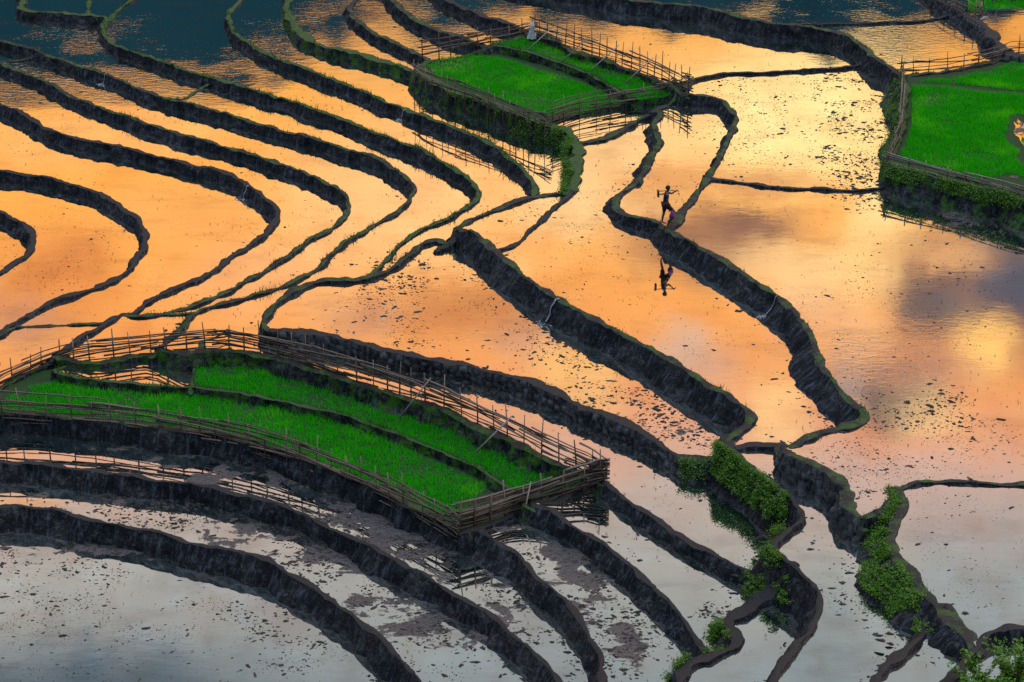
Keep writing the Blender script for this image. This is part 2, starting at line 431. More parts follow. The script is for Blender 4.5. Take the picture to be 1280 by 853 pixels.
D('NBK', ['W2', (-60, 518), (0, 491), (40, 473), (70, 461), 'W1', (100, 453), (150, 448), (188, 444), 'P2', (230, 440), (262, 437), (285, 436), (330, 445), (380, 457), (430, 473), (480, 487), (540, 507), (593, 529), (640, 551), (690, 575), (735, 594), (752, 603)],
  'dark bank under the long far fence of the large front seedbed', w=.14, grass=1, fringe=6, slope=.45, mat=M_WALL_G, s1='X1')
D('FB', ['BED2', (-60, 515), (0, 516), (60, 519), (150, 526), (230, 537), (300, 550), (370, 570), (430, 592), (490, 618), (540, 643), (574, 661), (582, 662)],
  'dark bank under the long near fence of the large front seedbed', w=.14, grass=1, fringe=4, slope=.5, s1='EN')
D('EN', ['BED2', (576, 664), (620, 650), (652, 638), 'F2', (690, 626), (720, 616), (752, 606)], 'low bank under the short end fence of the front seedbed', wall=False, w=.14, grass=0, fringe=4, s0='FB', s1='NBK')
D('BB', ['BED1', (66, 464), (101, 470), (151, 476), (242, 484), (302, 492), (386, 508), (430, 519), (479, 536), (559, 567), (620, 597), (648, 618), (656, 637)],
  'dark earth step between the two green beds of the front seedbed', w=.07, grass=2, fringe=14, mat=M_WALL_G, slope=.35, cb=.03)
D('SPX', ['BED1', (243, 483), (240, 466), (246, 452), (250, 440)], 'short bund at the left end of the upper green bed', wall=False, w=.07, grass=2, fringe=10, cb=.03)
D('X1', ['P2', (744, 590), (753, 604), (771, 614), (811, 643), (855, 670), (884, 687), (917, 707), (938, 718), (946, 726)],
  'dark wall running from the end post of the front fence to the green bank', w=.085, slope=.5, grass=0, fringe=1, s0='NBK', s1='V')
D('X3', ['F2', (668, 632), (690, 637), (717, 656), (747, 676), (781, 703), (811, 727), (835, 754), (857, 775), (870, 797), (882, 812)],
  'broad dark wall starting beneath the propped pole of the end fence', w=.085, slope=.75, grass=0, fringe=2, s0='EN', s1='X2')
D('X4', ['H1', (578, 662), (590, 657), (613, 669), (647, 692), (680, 726), (714, 756), (731, 778), (744, 810), (750, 853), (750, 900)],
  'broad dark wall starting at the near corner of the front seedbed fence', w=.085, slope=.75, grass=0, fringe=1, mat=M_EARTH, s0='FB')
D('X5', ['H2', (-60, 574), (0, 577), (67, 581), (151, 592), (235, 603), (286, 613), (336, 626), (380, 643), (430, 666), (459, 680), (526, 716), (576, 746), (620, 773), (653, 800), (680, 830), (696, 855), (715, 900)],
  'long dark wall curving from the left edge to the bottom, second from the near corner', w=.085, slope=.6, grass=0, fringe=1, mat=M_EARTH)
D('X6', ['H3', (-60, 633), (0, 633), (50, 636), (118, 648), (185, 664), (252, 679), (319, 697), (370, 719), (403, 742), (430, 760), (459, 784), (492, 817), (526, 854), (560, 895)],
  'long dark wall curving round the pale near left pool', w=.085, slope=.65, grass=0, fringe=1, mat=M_EARTH)
D('V', ['CH', (908, 558), (926, 570), (961, 596), (974, 610), (993, 628), (1000, 645), (990, 659), (974, 674), (968, 686), (984, 699), (1005, 716), (1021, 733), (1026, 749), (1018, 773), (1001, 800), (978, 827), (961, 853), (935, 895)],
  'winding bund with leafy bank along the left of the narrow channel', w=.085, slope=0.45, grass=0, fringe=2, mat=M_EARTH, cb=.13, s0='KC')
D('KC', ['K', (905, 558), (931, 556), (955, 557), (980, 558)], 'short bund across the head of the narrow channel', wall=False, w=.13, grass=0, fringe=2, cb=.08, s0='V', s1='R1')
D('R1', ['R', (976, 558), (1000, 572), (1025, 583), (1045, 598), (1056, 612), (1064, 630), (1078, 644)],
  'stony wall along the upper right of the narrow channel', w=0.16, slope=0.5, grass=1, fringe=4, mat=M_STONE, fine=True, s1='RR', s0='KC')
D('RR', ['R', (1077, 645), (1099, 639), (1113, 620), (1130, 606), (1159, 601), (1200, 602), (1240, 602), (1280, 603), (1360, 605)],
  'thin dark bund above the pale right hand pool', wall=False, w=.08, grass=1, fringe=6, cb=.06, s0='R1')
D('R2', ['R2', (1124, 614), (1131, 628), (1123, 645), (1119, 672), (1122, 696), (1142, 719), (1162, 749), (1186, 770), (1213, 793), (1218, 799)],
  'leafy slope along the lower right of the narrow channel', w=.15, slope=2.0, grass=1, fringe=10, mat=M_EARTH, s1='LG2', s0='RR')
D('LG', ['R3', (1085, 895), (1095, 853), (1110, 832), (1135, 812), (1152, 793), (1160, 772), (1172, 768), (1186, 772)],
  'smooth rounded bund hooking round the small pool at lower right', w=.12, slope=.5, grass=0, fringe=1, cb=.14, s1='R2')
D('LG2', ['R2', (1110, 900), (1160, 853), (1190, 832), (1215, 806), (1232, 790), (1262, 784), (1300, 788), (1360, 800)],
  'smooth rounded bund crossing the lower right corner', w=.12, slope=.5, grass=0, fringe=2, cb=.14)
D('X2', ['CH2', (990, 736), (969, 741), (951, 746), (937, 761), (917, 770), (910, 778), (921, 790), (922, 800), (910, 812), (884, 822), (863, 828), (853, 838), (846, 853), (838, 900)],
  'wriggling smooth bund round the small pool left of the channel', w=.15, slope=.9, grass=0, fringe=2, cb=.14, s0='V')

SEEDS = [(8, 312, 'P7'), (80, 290, 'P6'), (230, 280, 'P5'), (395, 262, 'P4'), (480, 250, 'P3'), (560, 240, 'P2'), (632, 232, 'P1'), (690, 215, 'P0'),
         (470, 97, 'P0'), (475, 62, 'E1'), (500, 30, 'E2'), (550, 20, 'E3'), (750, 30, 'E4'), (1000, 150, 'Y'), (860, 190, 'Q'), (1100, 350, 'R'),
         (740, 250, 'K'), (640, 275, 'T'), (600, 400, 'M'), (745, 155, 'NP'), (1140, 60, 'E5'), (1050, 10, 'E6'), (1275, 45, 'E8'), (1200, 160, 'RN'), (1220, 90, 'RN'),
         (620, 95, 'A'), (740, 85, 'B'), (200, 415, 'W1'), (60, 430, 'W2'), (280, 400, 'P2'), (800, 622, 'P2'), (170, 464, 'SPD'), (420, 490, 'BED1'), (250, 510, 'BED2'),
         (850, 710, 'F2'), (770, 760, 'H1'), (400, 620, 'H2'), (100, 612, 'H3'), (150, 780, 'H4'), (1030, 700, 'CH'), (940, 815, 'CH2'), (1200, 680, 'R2'), (1150, 825, 'R3'), (1260, 830, 'R4'),
         (60, 40, 'P2'), (230, 50, 'P1'), (70, 3, 'P1'), (118, 5, 'P1'), (20, 70, 'P3'), (150, 130, 'P3'), (230, 155, 'P3'), (160, 80, 'P2'), (300, 125, 'P2')]

def catmull(pts, n=6):
    P = np.asarray(pts, float)
    P = np.vstack([2 * P[0] - P[1], P, 2 * P[-1] - P[-2]])
    out = []
    for i in range(1, len(P) - 2):
        p0, p1, p2, p3 = P[i - 1], P[i], P[i + 1], P[i + 2]
        for k in range(n):
            t = k / n
            out.append(.5 * (2 * p1 + (p2 - p0) * t + (2 * p0 - 5 * p1 + 4 * p2 - p3) * t * t + (3 * p1 - p0 - 3 * p2 + p3) * t ** 3))
    out.append(P[-2])
    return np.array(out)

def resample(w, step):
    seg = np.linalg.norm(np.diff(w[:, :2], axis=0), axis=1)
    s = np.concatenate([[0], np.cumsum(seg)])
    n = max(2, int(round(s[-1] / step)) + 1)
    t = np.linspace(0, s[-1], n)
    return np.stack([np.interp(t, s, w[:, k]) for k in range(w.shape[1])], 1), t

BX0, BX1, BY0, BY1 = -46.0, 46.0, 42.0, 150.0
for d in DIKES:
    zc, rows = None, []
    for p in d['pts']:
        if isinstance(p, str): zc = Z[p]
        else: rows.append((p[0], p[1], zc + d['cb']))
    c = catmull(rows)
    w = np.array([at(a, b, z) for a, b, z in c])
    # carry on past the edge of the photograph
    def off(p): return p[0] < -15 or p[0] > 1295 or p[1] < -5 or p[1] > 868
    d['ext'] = [off(rows[0]), off(rows[-1])]
    if d['ext'][0]:
        v = w[0] - w[min(14, len(w) - 1)]; v[2] = 0; v /= np.linalg.norm(v)
        w = np.vstack([w[0] + v * 90, w])
    if d['ext'][1]:
        v = w[-1] - w[-min(15, len(w))]; v[2] = 0; v /= np.linalg.norm(v)
        w = np.vstack([w, w[-1] + v * 90])
    # clip to the box
    w, _ = resample(w, .3)
    keep = (w[:, 0] > BX0 - 1) & (w[:, 0] < BX1 + 1) & (w[:, 1] > BY0 - 1) & (w[:, 1] < BY1 + 1)
    w = w[keep]
    # the hand-dug edge is never a clean curve
    t = np.gradient(w[:, :2], axis=0); t /= np.linalg.norm(t, axis=1, keepdims=True) + 1e-9
    nrm = np.stack([-t[:, 1], t[:, 0]], 1)
    wob = fbm(np.stack([w[:, 0] * .9, w[:, 1] * .9, w[:, 0] * 0 + 3], 1), 11, 4, .6) * .2 * d['noise']
    w[:, :2] += nrm * wob[:, None]
    d['w'] = w

# close the joints: an end that stops near another dike is carried onto it
for i, d in enumerate(DIKES):
    for end in (0, 1):
        if d['ext'][end]: continue
        p = d['w'][0 if end == 0 else -1]
        best = (3.2 if not d['snap'][end] else 9, None)
        for j, e in enumerate(DIKES):
            if j == i or (d['snap'][end] and e['key'] != d['snap'][end]): continue
            dist = np.linalg.norm(e['w'][:, :2] - p[:2], axis=1)
            k = int(dist.argmin())
            if dist[k] < best[0]: best = (dist[k], e['w'][k].copy())
        if best[1] is not None:
            q = best[1].copy(); q[2] = p[2]
            dv_ = q[:2] - d['w'][3 if end == 0 else -4][:2]; dv_ /= np.linalg.norm(dv_) + 1e-9
            q[:2] += dv_ * .16
            d['w'] = np.vstack([q, d['w']]) if end == 0 else np.vstack([d['w'], q])
        else:
            print('OPEN END', d['key'], end, p)

# ------------------------------------------------------------------ the map of paddies
verts2, edges2 = [], []
for d in DIKES:
    w, _ = resample(d['w'], .35)
    base = len(verts2)
    verts2 += [Vector((a, b)) for a, b in w[:, :2]]
    edges2 += [(base + k, base + k + 1) for k in range(len(w) - 1)]
b0 = len(verts2)
e = .0
verts2 += [Vector(p) for p in ((BX0 - e, BY0 - e), (BX1 + e, BY0 - e), (BX1 + e, BY1 + e), (BX0 - e, BY1 + e))]
edges2 += [(b0, b0 + 1), (b0 + 1, b0 + 2), (b0 + 2, b0 + 3), (b0 + 3, b0)]
for gx in np.arange(BX0 + .3, BX1, 1.0):
    for gy in np.arange(BY0 + .3, BY1, 1.0):
        if abs(gx) < 6 + gy * .26 and gy < 118:
            verts2.append(Vector((gx + random.uniform(-.2, .2), gy + random.uniform(-.2, .2))))
cv, ce, cf, _, oe, _ = delaunay_2d_cdt(verts2, edges2, [], 0, 1e-4)
con = {tuple(sorted(ed)) for ed, o in zip(ce, oe) if len(o)}
emap = {}
for fi, f in enumerate(cf):
    for k in range(3):
        emap.setdefault(tuple(sorted((f[k], f[(k + 1) % 3]))), []).append(fi)
adj = [[] for _ in cf]
for ed, fs in emap.items():
    if ed not in con and len(fs) == 2:
        adj[fs[0]].append(fs[1]); adj[fs[1]].append(fs[0])
comp = [-1] * len(cf); nc = 0
for i in range(len(cf)):
    if comp[i] >= 0: continue
    st = [i]; comp[i] = nc
    while st:
        a = st.pop()
        for b in adj[a]:
            if comp[b] < 0: comp[b] = nc; st.append(b)
    nc += 1
bvh = BVHTree.FromPolygons([(v.x, v.y, 0) for v in cv], cf)
def tri_at(x, y):
    h = bvh.ray_cast(Vector((x, y, 5)), Vector((0, 0, -1)))
    return h[2]
clab = {}
for px, py, k in SEEDS:
    x, y, _ = at(px, py, Z[k])
    t = tri_at(x, y)
    if t is None: print('SEED LOST', k, px, py); continue
    c = comp[t]
    if c in clab and clab[c] != k: print('LEAK', k, 'into', clab[c], (px, py))
    else: clab[c] = k
# pockets without a seed take the level of the neighbour they share most border with
while True:
    share = {}
    for ed, fs in emap.items():
        if len(fs) == 2:
            a, b = comp[fs[0]], comp[fs[1]]
            for u, v in ((a, b), (b, a)):
                if u not in clab and v in clab:
                    L = (cv[ed[0]] - cv[ed[1]]).length
                    share.setdefault(u, {}); share[u][clab[v]] = share[u].get(clab[v], 0) + L
    if not share: break
    for u, s in share.items():
        clab[u] = min(s, key=lambda k: Z[k]) if max(s.values()) < 1 else max(s, key=s.get)
flab = [clab.get(c, 'H4') for c in comp]
def lab_at(x, y):
    t = tri_at(x, y)
    return flab[t] if t is not None else None

# muddy and rippled areas, given where the photograph shows them: px, py, rx, ry, amount
MUD = [(330, 602, 130, 16, .72), (450, 642, 90, 26, .74), (540, 690, 60, 40, .7), (100, 622, 150, 9, .66), (300, 658, 140, 15, .66), (420, 702, 90, 20, .68), (530, 785, 80, 36, .7), (200, 690, 220, 12, .60), (40, 692, 70, 26, .62), (160, 560, 160, 10, .5), (790, 480, 90, 24, .45), (690, 700, 36, 40, .66), (1190, 520, 70, 14, .42), (1120, 530, 60, 12, .42), (500, 345, 50, 16, .42), (250, 590, 260, 18, .55), (480, 680, 120, 60, .62), (620, 770, 90, 60, .55), (330, 660, 260, 20, .5), (120, 610, 160, 14, .5), (500, 770, 120, 60, .62), (640, 740, 60, 80, .5),
       (740, 740, 60, 60, .62), (790, 810, 50, 50, .7), (660, 660, 60, 30, .6), (890, 770, 50, 16, .6), (60, 680, 120, 14, .5), (30, 715, 40, 14, .45), (1160, 510, 70, 22, .28),
       (850, 540, 60, 30, .42), (720, 470, 70, 30, .22), (780, 500, 90, 30, .38), (1090, 230, 30, 10, .5), (1230, 270, 90, 20, .55), (1265, 160, 12, 30, .5), (1250, 25, 40, 20, .45), (560, 620, 60, 20, .55)]
RIP = [(150, 60, 330, 60, 1.0), (480, 30, 180, 60, .9), (250, 105, 120, 30, .8), (750, 30, 160, 40, .45), (1120, 50, 130, 40, 1.0), (1050, 8, 160, 20, .7), (260, 250, 90, 30, .5), (1120, 430, 120, 60, .55),
       (60, 440, 100, 30, .5), (960, 400, 60, 60, .2), (890, 450, 60, 40, .3), (1250, 280, 90, 30, .4), (600, 60, 60, 60, .4)]
def field(lst, px, py):
    o = np.zeros(len(px))
    for x, y, rx, ry, a in lst:
        o = np.maximum(o, a * np.exp(-(((px - x) / rx) ** 2 + ((py - y) / ry) ** 2) ** 2))
    return o

groups = {}
for fi, f in enumerate(cf):
    groups.setdefault((flab[fi], comp[fi]), []).append(fi)
WATER_TRIS = []
for (lab, c), fis in groups.items():
    idx = {}
    vs, fs = [], []
    for fi in fis:
        tri = []
        for v in cf[fi]:
            if v not in idx:
                idx[v] = len(vs); vs.append((cv[v].x, cv[v].y, Z[lab]))
            tri.append(idx[v])
        fs.append(tri)
    fs = np.array(fs)
    va = np.array(vs)
    a = va[fs]
    cr = (a[:, 1, 0] - a[:, 0, 0]) * (a[:, 2, 1] - a[:, 0, 1]) - (a[:, 1, 1] - a[:, 0, 1]) * (a[:, 2, 0] - a[:, 0, 0])
    fs[cr < 0] = fs[cr < 0][:, ::-1]
    if lab in SOILS:
        mesh_obj('terrain', va, fs, M_SOIL, kind='structure')
    else:
        o = mesh_obj('water', va, fs, M_WATER, kind='structure', smooth=False)
        px, py = to_px(va[:, 0], va[:, 1], va[:, 2])
        for nm, lst in (('mud', MUD), ('ripple', RIP)):
            at_ = o.data.attributes.new(nm, 'FLOAT', 'POINT')
            at_.data.foreach_set('value', field(lst, px, py).astype(np.float32))
        WATER_TRIS.append((lab, va, fs))

# ------------------------------------------------------------------ dike bodies
def minfilt(a, k):
    return np.array([a[max(0, i - k):i + k + 1].min() for i in range(len(a))])
def boxf(a, k):
    if k < 1: return a
    p = np.pad(a, k, mode='edge')
    return np.convolve(p, np.ones(2 * k + 1) / (2 * k + 1), 'valid')

def blades(points, hmin, hmax, width, lean=.35, n_per=1, seed=0):
    """upright tapering leaves, each one thin triangle bent outward"""
    P = np.asarray(points); N = len(P)
    r = np.random.default_rng(seed)
    an = r.uniform(0, 2 * np.pi, N); h = r.uniform(hmin, hmax, N)
    la = r.uniform(0, 2 * np.pi, N); lm = r.uniform(0, lean, N) * h
    wx, wy = np.cos(an) * width / 2, np.sin(an) * width / 2
    b0 = P + np.stack([wx, wy, -.02 + 0 * h], 1)
    b1 = P - np.stack([wx, wy, .02 + 0 * h], 1)
    tp = P + np.stack([np.cos(la) * lm, np.sin(la) * lm, h], 1)
    v = np.stack([b0, b1, tp], 1).reshape(-1, 3)
    return v, np.arange(3 * N).reshape(-1, 3)

NS = 9                                     # rows of vertices down each face
def build_dike(di, d):
    step = .07 if d['fine'] else .11
    w, s = resample(d['w'], step)
    vx, vy = to_px(w[:, 0], w[:, 1], w[:, 2])
    ok = (vx > -330) & (vx < 1610) & (vy > -170) & (vy < 1010)
    w, s = w[ok], s[ok]
    n = len(w)
    k = max(1, int(.22 / step))
    w = np.stack([boxf(w[:, 0], k), boxf(w[:, 1], k), w[:, 2]], 1)
    t = np.gradient(w[:, :2], axis=0)
    t = np.stack([boxf(t[:, 0], k), boxf(t[:, 1], k)], 1)
    t /= np.linalg.norm(t, axis=1, keepdims=True) + 1e-9
    nr = np.stack([-t[:, 1], t[:, 0]], 1)
    zz = []
    for sg in (1, -1):
        z = []
        for i in range(n):
            l = None
            for o_ in (.30, .15, .5):
                l = lab_at(*(w[i, :2] + sg * nr[i] * o_))
                if l: break
            z.append(Z[l] if l else -4)
        zz.append(np.array(z))
    zl, zr = zz
    hi = np.maximum(zl, zr)
    kk = int(.4 / step)
    noise = d['noise']
    low = fbm(np.stack([w[:, 0] * .8, w[:, 1] * .8, 0 * s], 1), 5 + di, 4)
    zc = boxf(boxf(hi, kk), kk) + d['cb'] + low * .07 * noise + .07 * noise * fbm(np.stack([s * 2.6, 0 * s, 0 * s + di], 1), 171, 3)
    zc = np.maximum(zc, hi + d['cb'] * .35)
    g = int(.7 / step)
    feet = [np.minimum(boxf(minfilt(z, g), g // 2), z) for z in zz]
    wid = d['hw'] * (1 + .5 * fbm(np.stack([w[:, 0] * 1.1, w[:, 1] * 1.1, 9 + 0 * s], 1), 31 + di, 3)) * (1 + .9 * fbm(np.stack([s * 1.9, 0 * s, 0 * s + di], 1), 131, 3))
    cols = []                              # from left foot, over the crest, to right foot
    slump = fbm(np.stack([s * .55, 0 * s, 0 * s + di * 3.7], 1), 201, 4)
    dropsum = [float(np.mean(hi - z)) for z in zz]
    for side, (sg, ft) in enumerate(((1, feet[0]), (-1, feet[1]))):
        drop = np.maximum(zc - ft, .05)
        face = []
        for j in range(NS + 1):
            q = j / NS
            o_ = wid + (drop * d['slope'] * (q ** (1.15 - .3 * low)) + .05 * q) * (1 + .3 * low + .9 * slump)
            z_ = zc - .015 - (drop + .28) * q
            p = np.stack([w[:, 0] + sg * nr[:, 0] * o_, w[:, 1] + sg * nr[:, 1] * o_, z_], 1)
            out = np.stack([sg * nr[:, 0] * .85, sg * nr[:, 1] * .85, np.full(n, .5)], 1)
            amt = np.minimum(1, drop / .4) * (.35 + .65 * min(1, j / 2))
            dd = fbm(p * np.array([2.2, 2.2, 1.6]), 77, 5) * .21 + fbm(np.stack([s * 6, 0 * s + j * .35, 0 * s + di], 1), 99, 2) * .085
            if d['fine']:
                c1, c2, _ = cells(s * 3.4 + .3 * vnoise(p * 2, 3), (zc - z_) * 4.2, di)
                dd = dd * .5 + np.clip((c2 - c1) * .45, 0, .14) - .05
            p = p + out * (dd * amt * noise)[:, None]
            face.append(p)
        cols.append(face)
    mid = np.stack([w[:, 0], w[:, 1], zc + .02 + .03 * vnoise(w * 5, 8)], 1)
    grid = np.stack(cols[0][::-1] + [mid] + cols[1], 0)        # rows x n x 3
    # rounded ends
    for end in (0, -1):
        c = grid[:, end].copy(); m = c[NS + 1].copy(); tv = np.append(t[end], 0) * (-1 if end == 0 else 1)
        new = []
        for f_, o_, dz in ((.72, .09, .02), (.3, .15, .05), (.02, .17, .09)):
            q = m + (c - m) * np.array([f_, f_, 1]) + tv * o_
            q[:, 2] = c[:, 2] - dz
            new.append(q)
        if end == 0: grid = np.concatenate([np.stack(new[::-1], 1), grid], 1)
        else: grid = np.concatenate([grid, np.stack(new, 1)], 1)
    def padded(a): return np.concatenate([np.repeat(a[:1], 3, 0), a, np.repeat(a[-1:], 3, 0)])
    s = np.concatenate([s[0] + np.array([-.3, -.2, -.1]), s, s[-1] + np.array([.1, .2, .3])])
    nr, zc, zl, zr, w = padded(nr), padded(zc), padded(zl), padded(zr), padded(w)
    n += 6
    d['grid'] = grid; d['nr'] = nr; d['s'] = s; d['zc'] = zc
    d['tall'] = 0 if dropsum[0] > dropsum[1] else 1            # 0: the left face is the tall one
    d['zl'], d['zr'] = zl, zr
    # base of the thing: lowest point under the middle of what shows
    mi = n // 2
    loc = (float(w[mi, 0]), float(w[mi, 1]), float(min(zl[mi], zr[mi])))
    root = thing('terrace_wall' if d['wall'] else 'field_bund', d['label'], 'terrace wall' if d['wall'] else 'bund', loc, G_WALL if d['wall'] else G_BUND)
    d['root'] = root
    root['kind'] = 'thing'
    def strip(name, r0, r1, mat):
        sub = grid[r0:r1 + 1]
        nr_ = r1 - r0 + 1
        V = sub.reshape(-1, 3)
        i = np.arange(nr_ - 1)[:, None] * n + np.arange(n - 1)[None, :]
        F = np.stack([i, i + 1, i + n + 1, i + n], -1).reshape(-1, 4)
        # outward winding
        a, b, c = V[F[0, 0]], V[F[0, 1]], V[F[0, 3]]
        o = mesh_obj(name, V, F, mat, root)
        me = o.data
        uv = me.uv_layers.new(name='UVMap')
        rowlen = np.cumsum(np.concatenate([[0], np.linalg.norm(np.diff(sub, axis=0), axis=2).mean(1)]))
        uvs = np.stack([np.broadcast_to(s[None, :], (nr_, n)), np.broadcast_to(rowlen[:, None], (nr_, n))], -1).reshape(-1, 2)
        li = np.empty(len(me.loops), dtype=np.int32); me.loops.foreach_get('vertex_index', li)
        uv.data.foreach_set('uv', uvs[li].astype(np.float32).ravel())
        if d['fine']:
            zd = (zc[None, :] - sub[:, :, 2])
            c1, c2, idn = cells(np.broadcast_to(s[None, :], zd.shape) * 3.4, zd * 4.2, di)
            for nm, val in (('stone', np.clip((c2 - c1) * 4 - .5, 0, 1)), ('stone_id', idn)):
                aa = me.attributes.new(nm, 'FLOAT', 'POINT'); aa.data.foreach_set('value', val.ravel().astype(np.float32))
        return o
    L0 = NS                                  # row index of left shoulder; crest row is NS+1
    strip('crest', L0 - 0, L0 + 2, CREST[d['grass']])
    tallname, other = ('earth_face', 'water_side_face')
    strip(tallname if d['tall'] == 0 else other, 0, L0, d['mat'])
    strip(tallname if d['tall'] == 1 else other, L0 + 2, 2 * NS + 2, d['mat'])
    # grass fringe
    if d['fringe']:
        L = s[-1] - s[0]
        N = int(L * d['fringe'] * 3.2)
        r = np.random.default_rng(di)
        ii = r.uniform(0, n - 1.001, N)
        dens = fbm(np.stack([ii * step * .5, 0 * ii, 0 * ii + di], 1), 3, 3)
        ii = ii[dens > -.22 + (.12 if d['fringe'] < 6 else 0)]
        N = len(ii)
        i0 = ii.astype(int)
        span = 2.0 if d['fringe'] < 20 else 4.5
        rr = np.clip(NS + 1 + r.uniform(-span, span, N), 0, 2 * NS + 1.99)
        r0 = rr.astype(int)
        fr = (rr - r0)[:, None]
        P = grid[r0, i0] * (1 - fr) + grid[r0 + 1, i0] * fr
        hmax = (.07 + .05 * d['grass']) * (.6 + 3.2 * np.clip(fbm(np.stack([ii * step * 1.3, 0 * ii, 0 * ii + di], 1), 43, 3), 0, .5))
        v, f = blades(P, .03, np.maximum(hmax, .04), .032, .8, seed=di)
        mesh_obj('grass_edge', v, f, M_BLADE, root, smooth=False, kind='stuff')

for di, d in enumerate(DIKES):
    build_dike(di, d)
DK = {d['key']: d for d in DIKES}
D_BY = {}

# ------------------------------------------------------------------ far ground and hills, and the slope the camera looks from
def ground_mesh():
    rad = np.concatenate([np.linspace(0, 90, 19), np.geomspace(100, 4000, 40)])
    na = 720
    th = np.linspace(0, 2 * np.pi, na, endpoint=False)
    cx, cy = 0.0, 92.0
    X = cx + rad[:, None] * np.sin(th)[None, :]
    Y = cy + rad[:, None] * np.cos(th)[None, :]
    az = np.degrees(np.arctan2(X, Y))
    n1 = fbm(np.stack([X / 140, Y / 140, 0 * X], -1), 21, 5)
    el = 16.0 + 2.3 * np.clip((-az - 1.0) / 7, -.1, 1.3) + .9 * np.clip((az - 5) / 3, 0, 1) + 1.6 * fbm(np.stack([az / 2.2, 0 * az, 0 * az], -1), 4, 5, .6)
    r = rad[:, None]
    ramp = np.clip((r - 95) / 330, 0, 1)
    back = (Y > 100)
    Zg = -7 + 0 * X
    hillz = np.tan(np.radians(np.minimum(el + 1.5, 19.7))) * 420 * (ramp ** 1.25) + n1 * 14 * ramp
    Zg = np.where((r > 95) & back, -7 + hillz * np.clip((Y - 100) / 60, 0, 1), Zg)
    side = np.clip((np.abs(X) - 70) / 120, 0, 1) * 30
    Zg = np.maximum(Zg, -7 + side)
    Zg = np.where(r > 430, Zg - (r - 430) * .18, Zg)
    slope = np.clip((46 - Y), 0, None)
    near = np.minimum(-6.2 + slope * .83, 33.0 + .12 * np.clip(-Y, 0, 400))
    Zg = np.where(Y < 46, np.maximum(near - 1.0, np.where(r > 430, -40, Zg)), Zg)
    V = np.stack([X, Y, Zg], -1).reshape(-1, 3)
    i = np.arange(len(rad) - 1)[:, None] * na + np.arange(na)[None, :]
    j = np.arange(len(rad) - 1)[:, None] * na + ((np.arange(na) + 1) % na)[None, :]
    F = np.stack([i, j, j + na, i + na], -1).reshape(-1, 4)
    far = (rad[np.clip(F[:, 0] // na, 0, len(rad) - 1)] > 100)
    o = mesh_obj('ground', V, F, [M_GROUND, M_HILL], kind='structure')
    o.data.polygons.foreach_set('material_index', far.astype(np.int32))
ground_mesh()

# ------------------------------------------------------------------ rice seedlings
def inside(poly, pts):
    x, y = pts[:, 0], pts[:, 1]
    c = np.zeros(len(pts), bool)
    j = len(poly) - 1
    for i in range(len(poly)):
        xi, yi = poly[i][:2]; xj, yj = poly[j][:2]
        m = ((yi > y) != (yj > y)) & (x < (xj - xi) * (y - yi) / (yj - yi + 1e-12) + xi)
        c ^= m; j = i
    return c
def rice(poly_px, key, dens, h, seed, bare=()):
    zb = Z[key]
    poly = [at(a, b, zb) for a, b in poly_px]
    P = np.array(poly)
    lo, hi = P[:, :2].min(0), P[:, :2].max(0)
    r = np.random.default_rng(seed)
    N = int(np.prod(hi - lo) * dens)
    q = r.uniform(lo, hi, (N, 2))
    q = q[inside(poly, q)]
    cl = fbm(np.stack([q[:, 0] * .9, q[:, 1] * .9, 0 * q[:, 0] + seed], 1), 5, 4)
    keep = r.uniform(-.75, .1, len(q)) < cl + .24
    q, cl = q[keep], cl[keep]
    px, py = to_px(q[:, 0], q[:, 1], np.full(len(q), zb))
    for bx, by, rx, ry in bare:
        gap = ((px - bx) / rx) ** 2 + ((py - by) / ry) ** 2 + fbm(np.stack([q[:, 0] * 2, q[:, 1] * 2, 0 * px], 1), 8, 3) * 1.2
        k = gap > 1
        q, cl, px, py = q[k], cl[k], px[k], py[k]
    hh = np.clip(1 + .9 * cl, .5, 1.5)
    v, f = blades(np.column_stack([q, np.full(len(q), zb + .01)]), h * .55, h, .035, .55, seed=seed)
    v = v.reshape(-1, 3, 3); v[:, 2, 2] = zb + (v[:, 2, 2] - zb) * hh; v = v.reshape(-1, 3)
    o = mesh_obj('rice_seedling_grass', v, f, M_RICE, smooth=False, kind='stuff')
    return o
rice([(-25, 512), (10, 498), (40, 484), (70, 478), (150, 484), (240, 494), (300, 503), (385, 520), (428, 531), (475, 548), (550, 580), (612, 610), (600, 618), (575, 645), (565, 654), (540, 640), (490, 615), (430, 589), (370, 567), (300, 547), (230, 534), (150, 523), (60, 516), (0, 513), (-25, 513)], 'BED2', 420, .17, 1)
rice([(243, 478), (246, 462), (275, 455), (330, 459), (380, 470), (430, 484), (480, 499), (535, 519), (590, 543), (640, 566), (694, 590), (692, 606), (655, 620), (645, 615), (620, 596), (559, 566), (479, 535), (430, 518), (386, 507), (302, 491), (250, 483)], 'BED1', 420, .17, 2,
     bare=[(505, 517, 26, 4), (543, 528, 22, 4), (480, 510, 20, 3), (612, 552, 16, 4), (665, 583, 22, 5), (590, 545, 12, 3)])
rice([(534, 82), (545, 75), (598, 69), (640, 77), (672, 88), (710, 98), (752, 116), (778, 130), (740, 138), (700, 145), (688, 149), (662, 138), (620, 123), (580, 109), (545, 96)], 'A', 420, .16, 3)
rice([(612, 54), (640, 51), (667, 50), (700, 59), (724, 67), (702, 70), (676, 68), (645, 60)], 'B', 420, .15, 4)
rice([(682, 71), (704, 72), (728, 69), (763, 82), (812, 99), (848, 114), (836, 121), (800, 126), (768, 108), (720, 83)], 'B', 420, .15, 5)
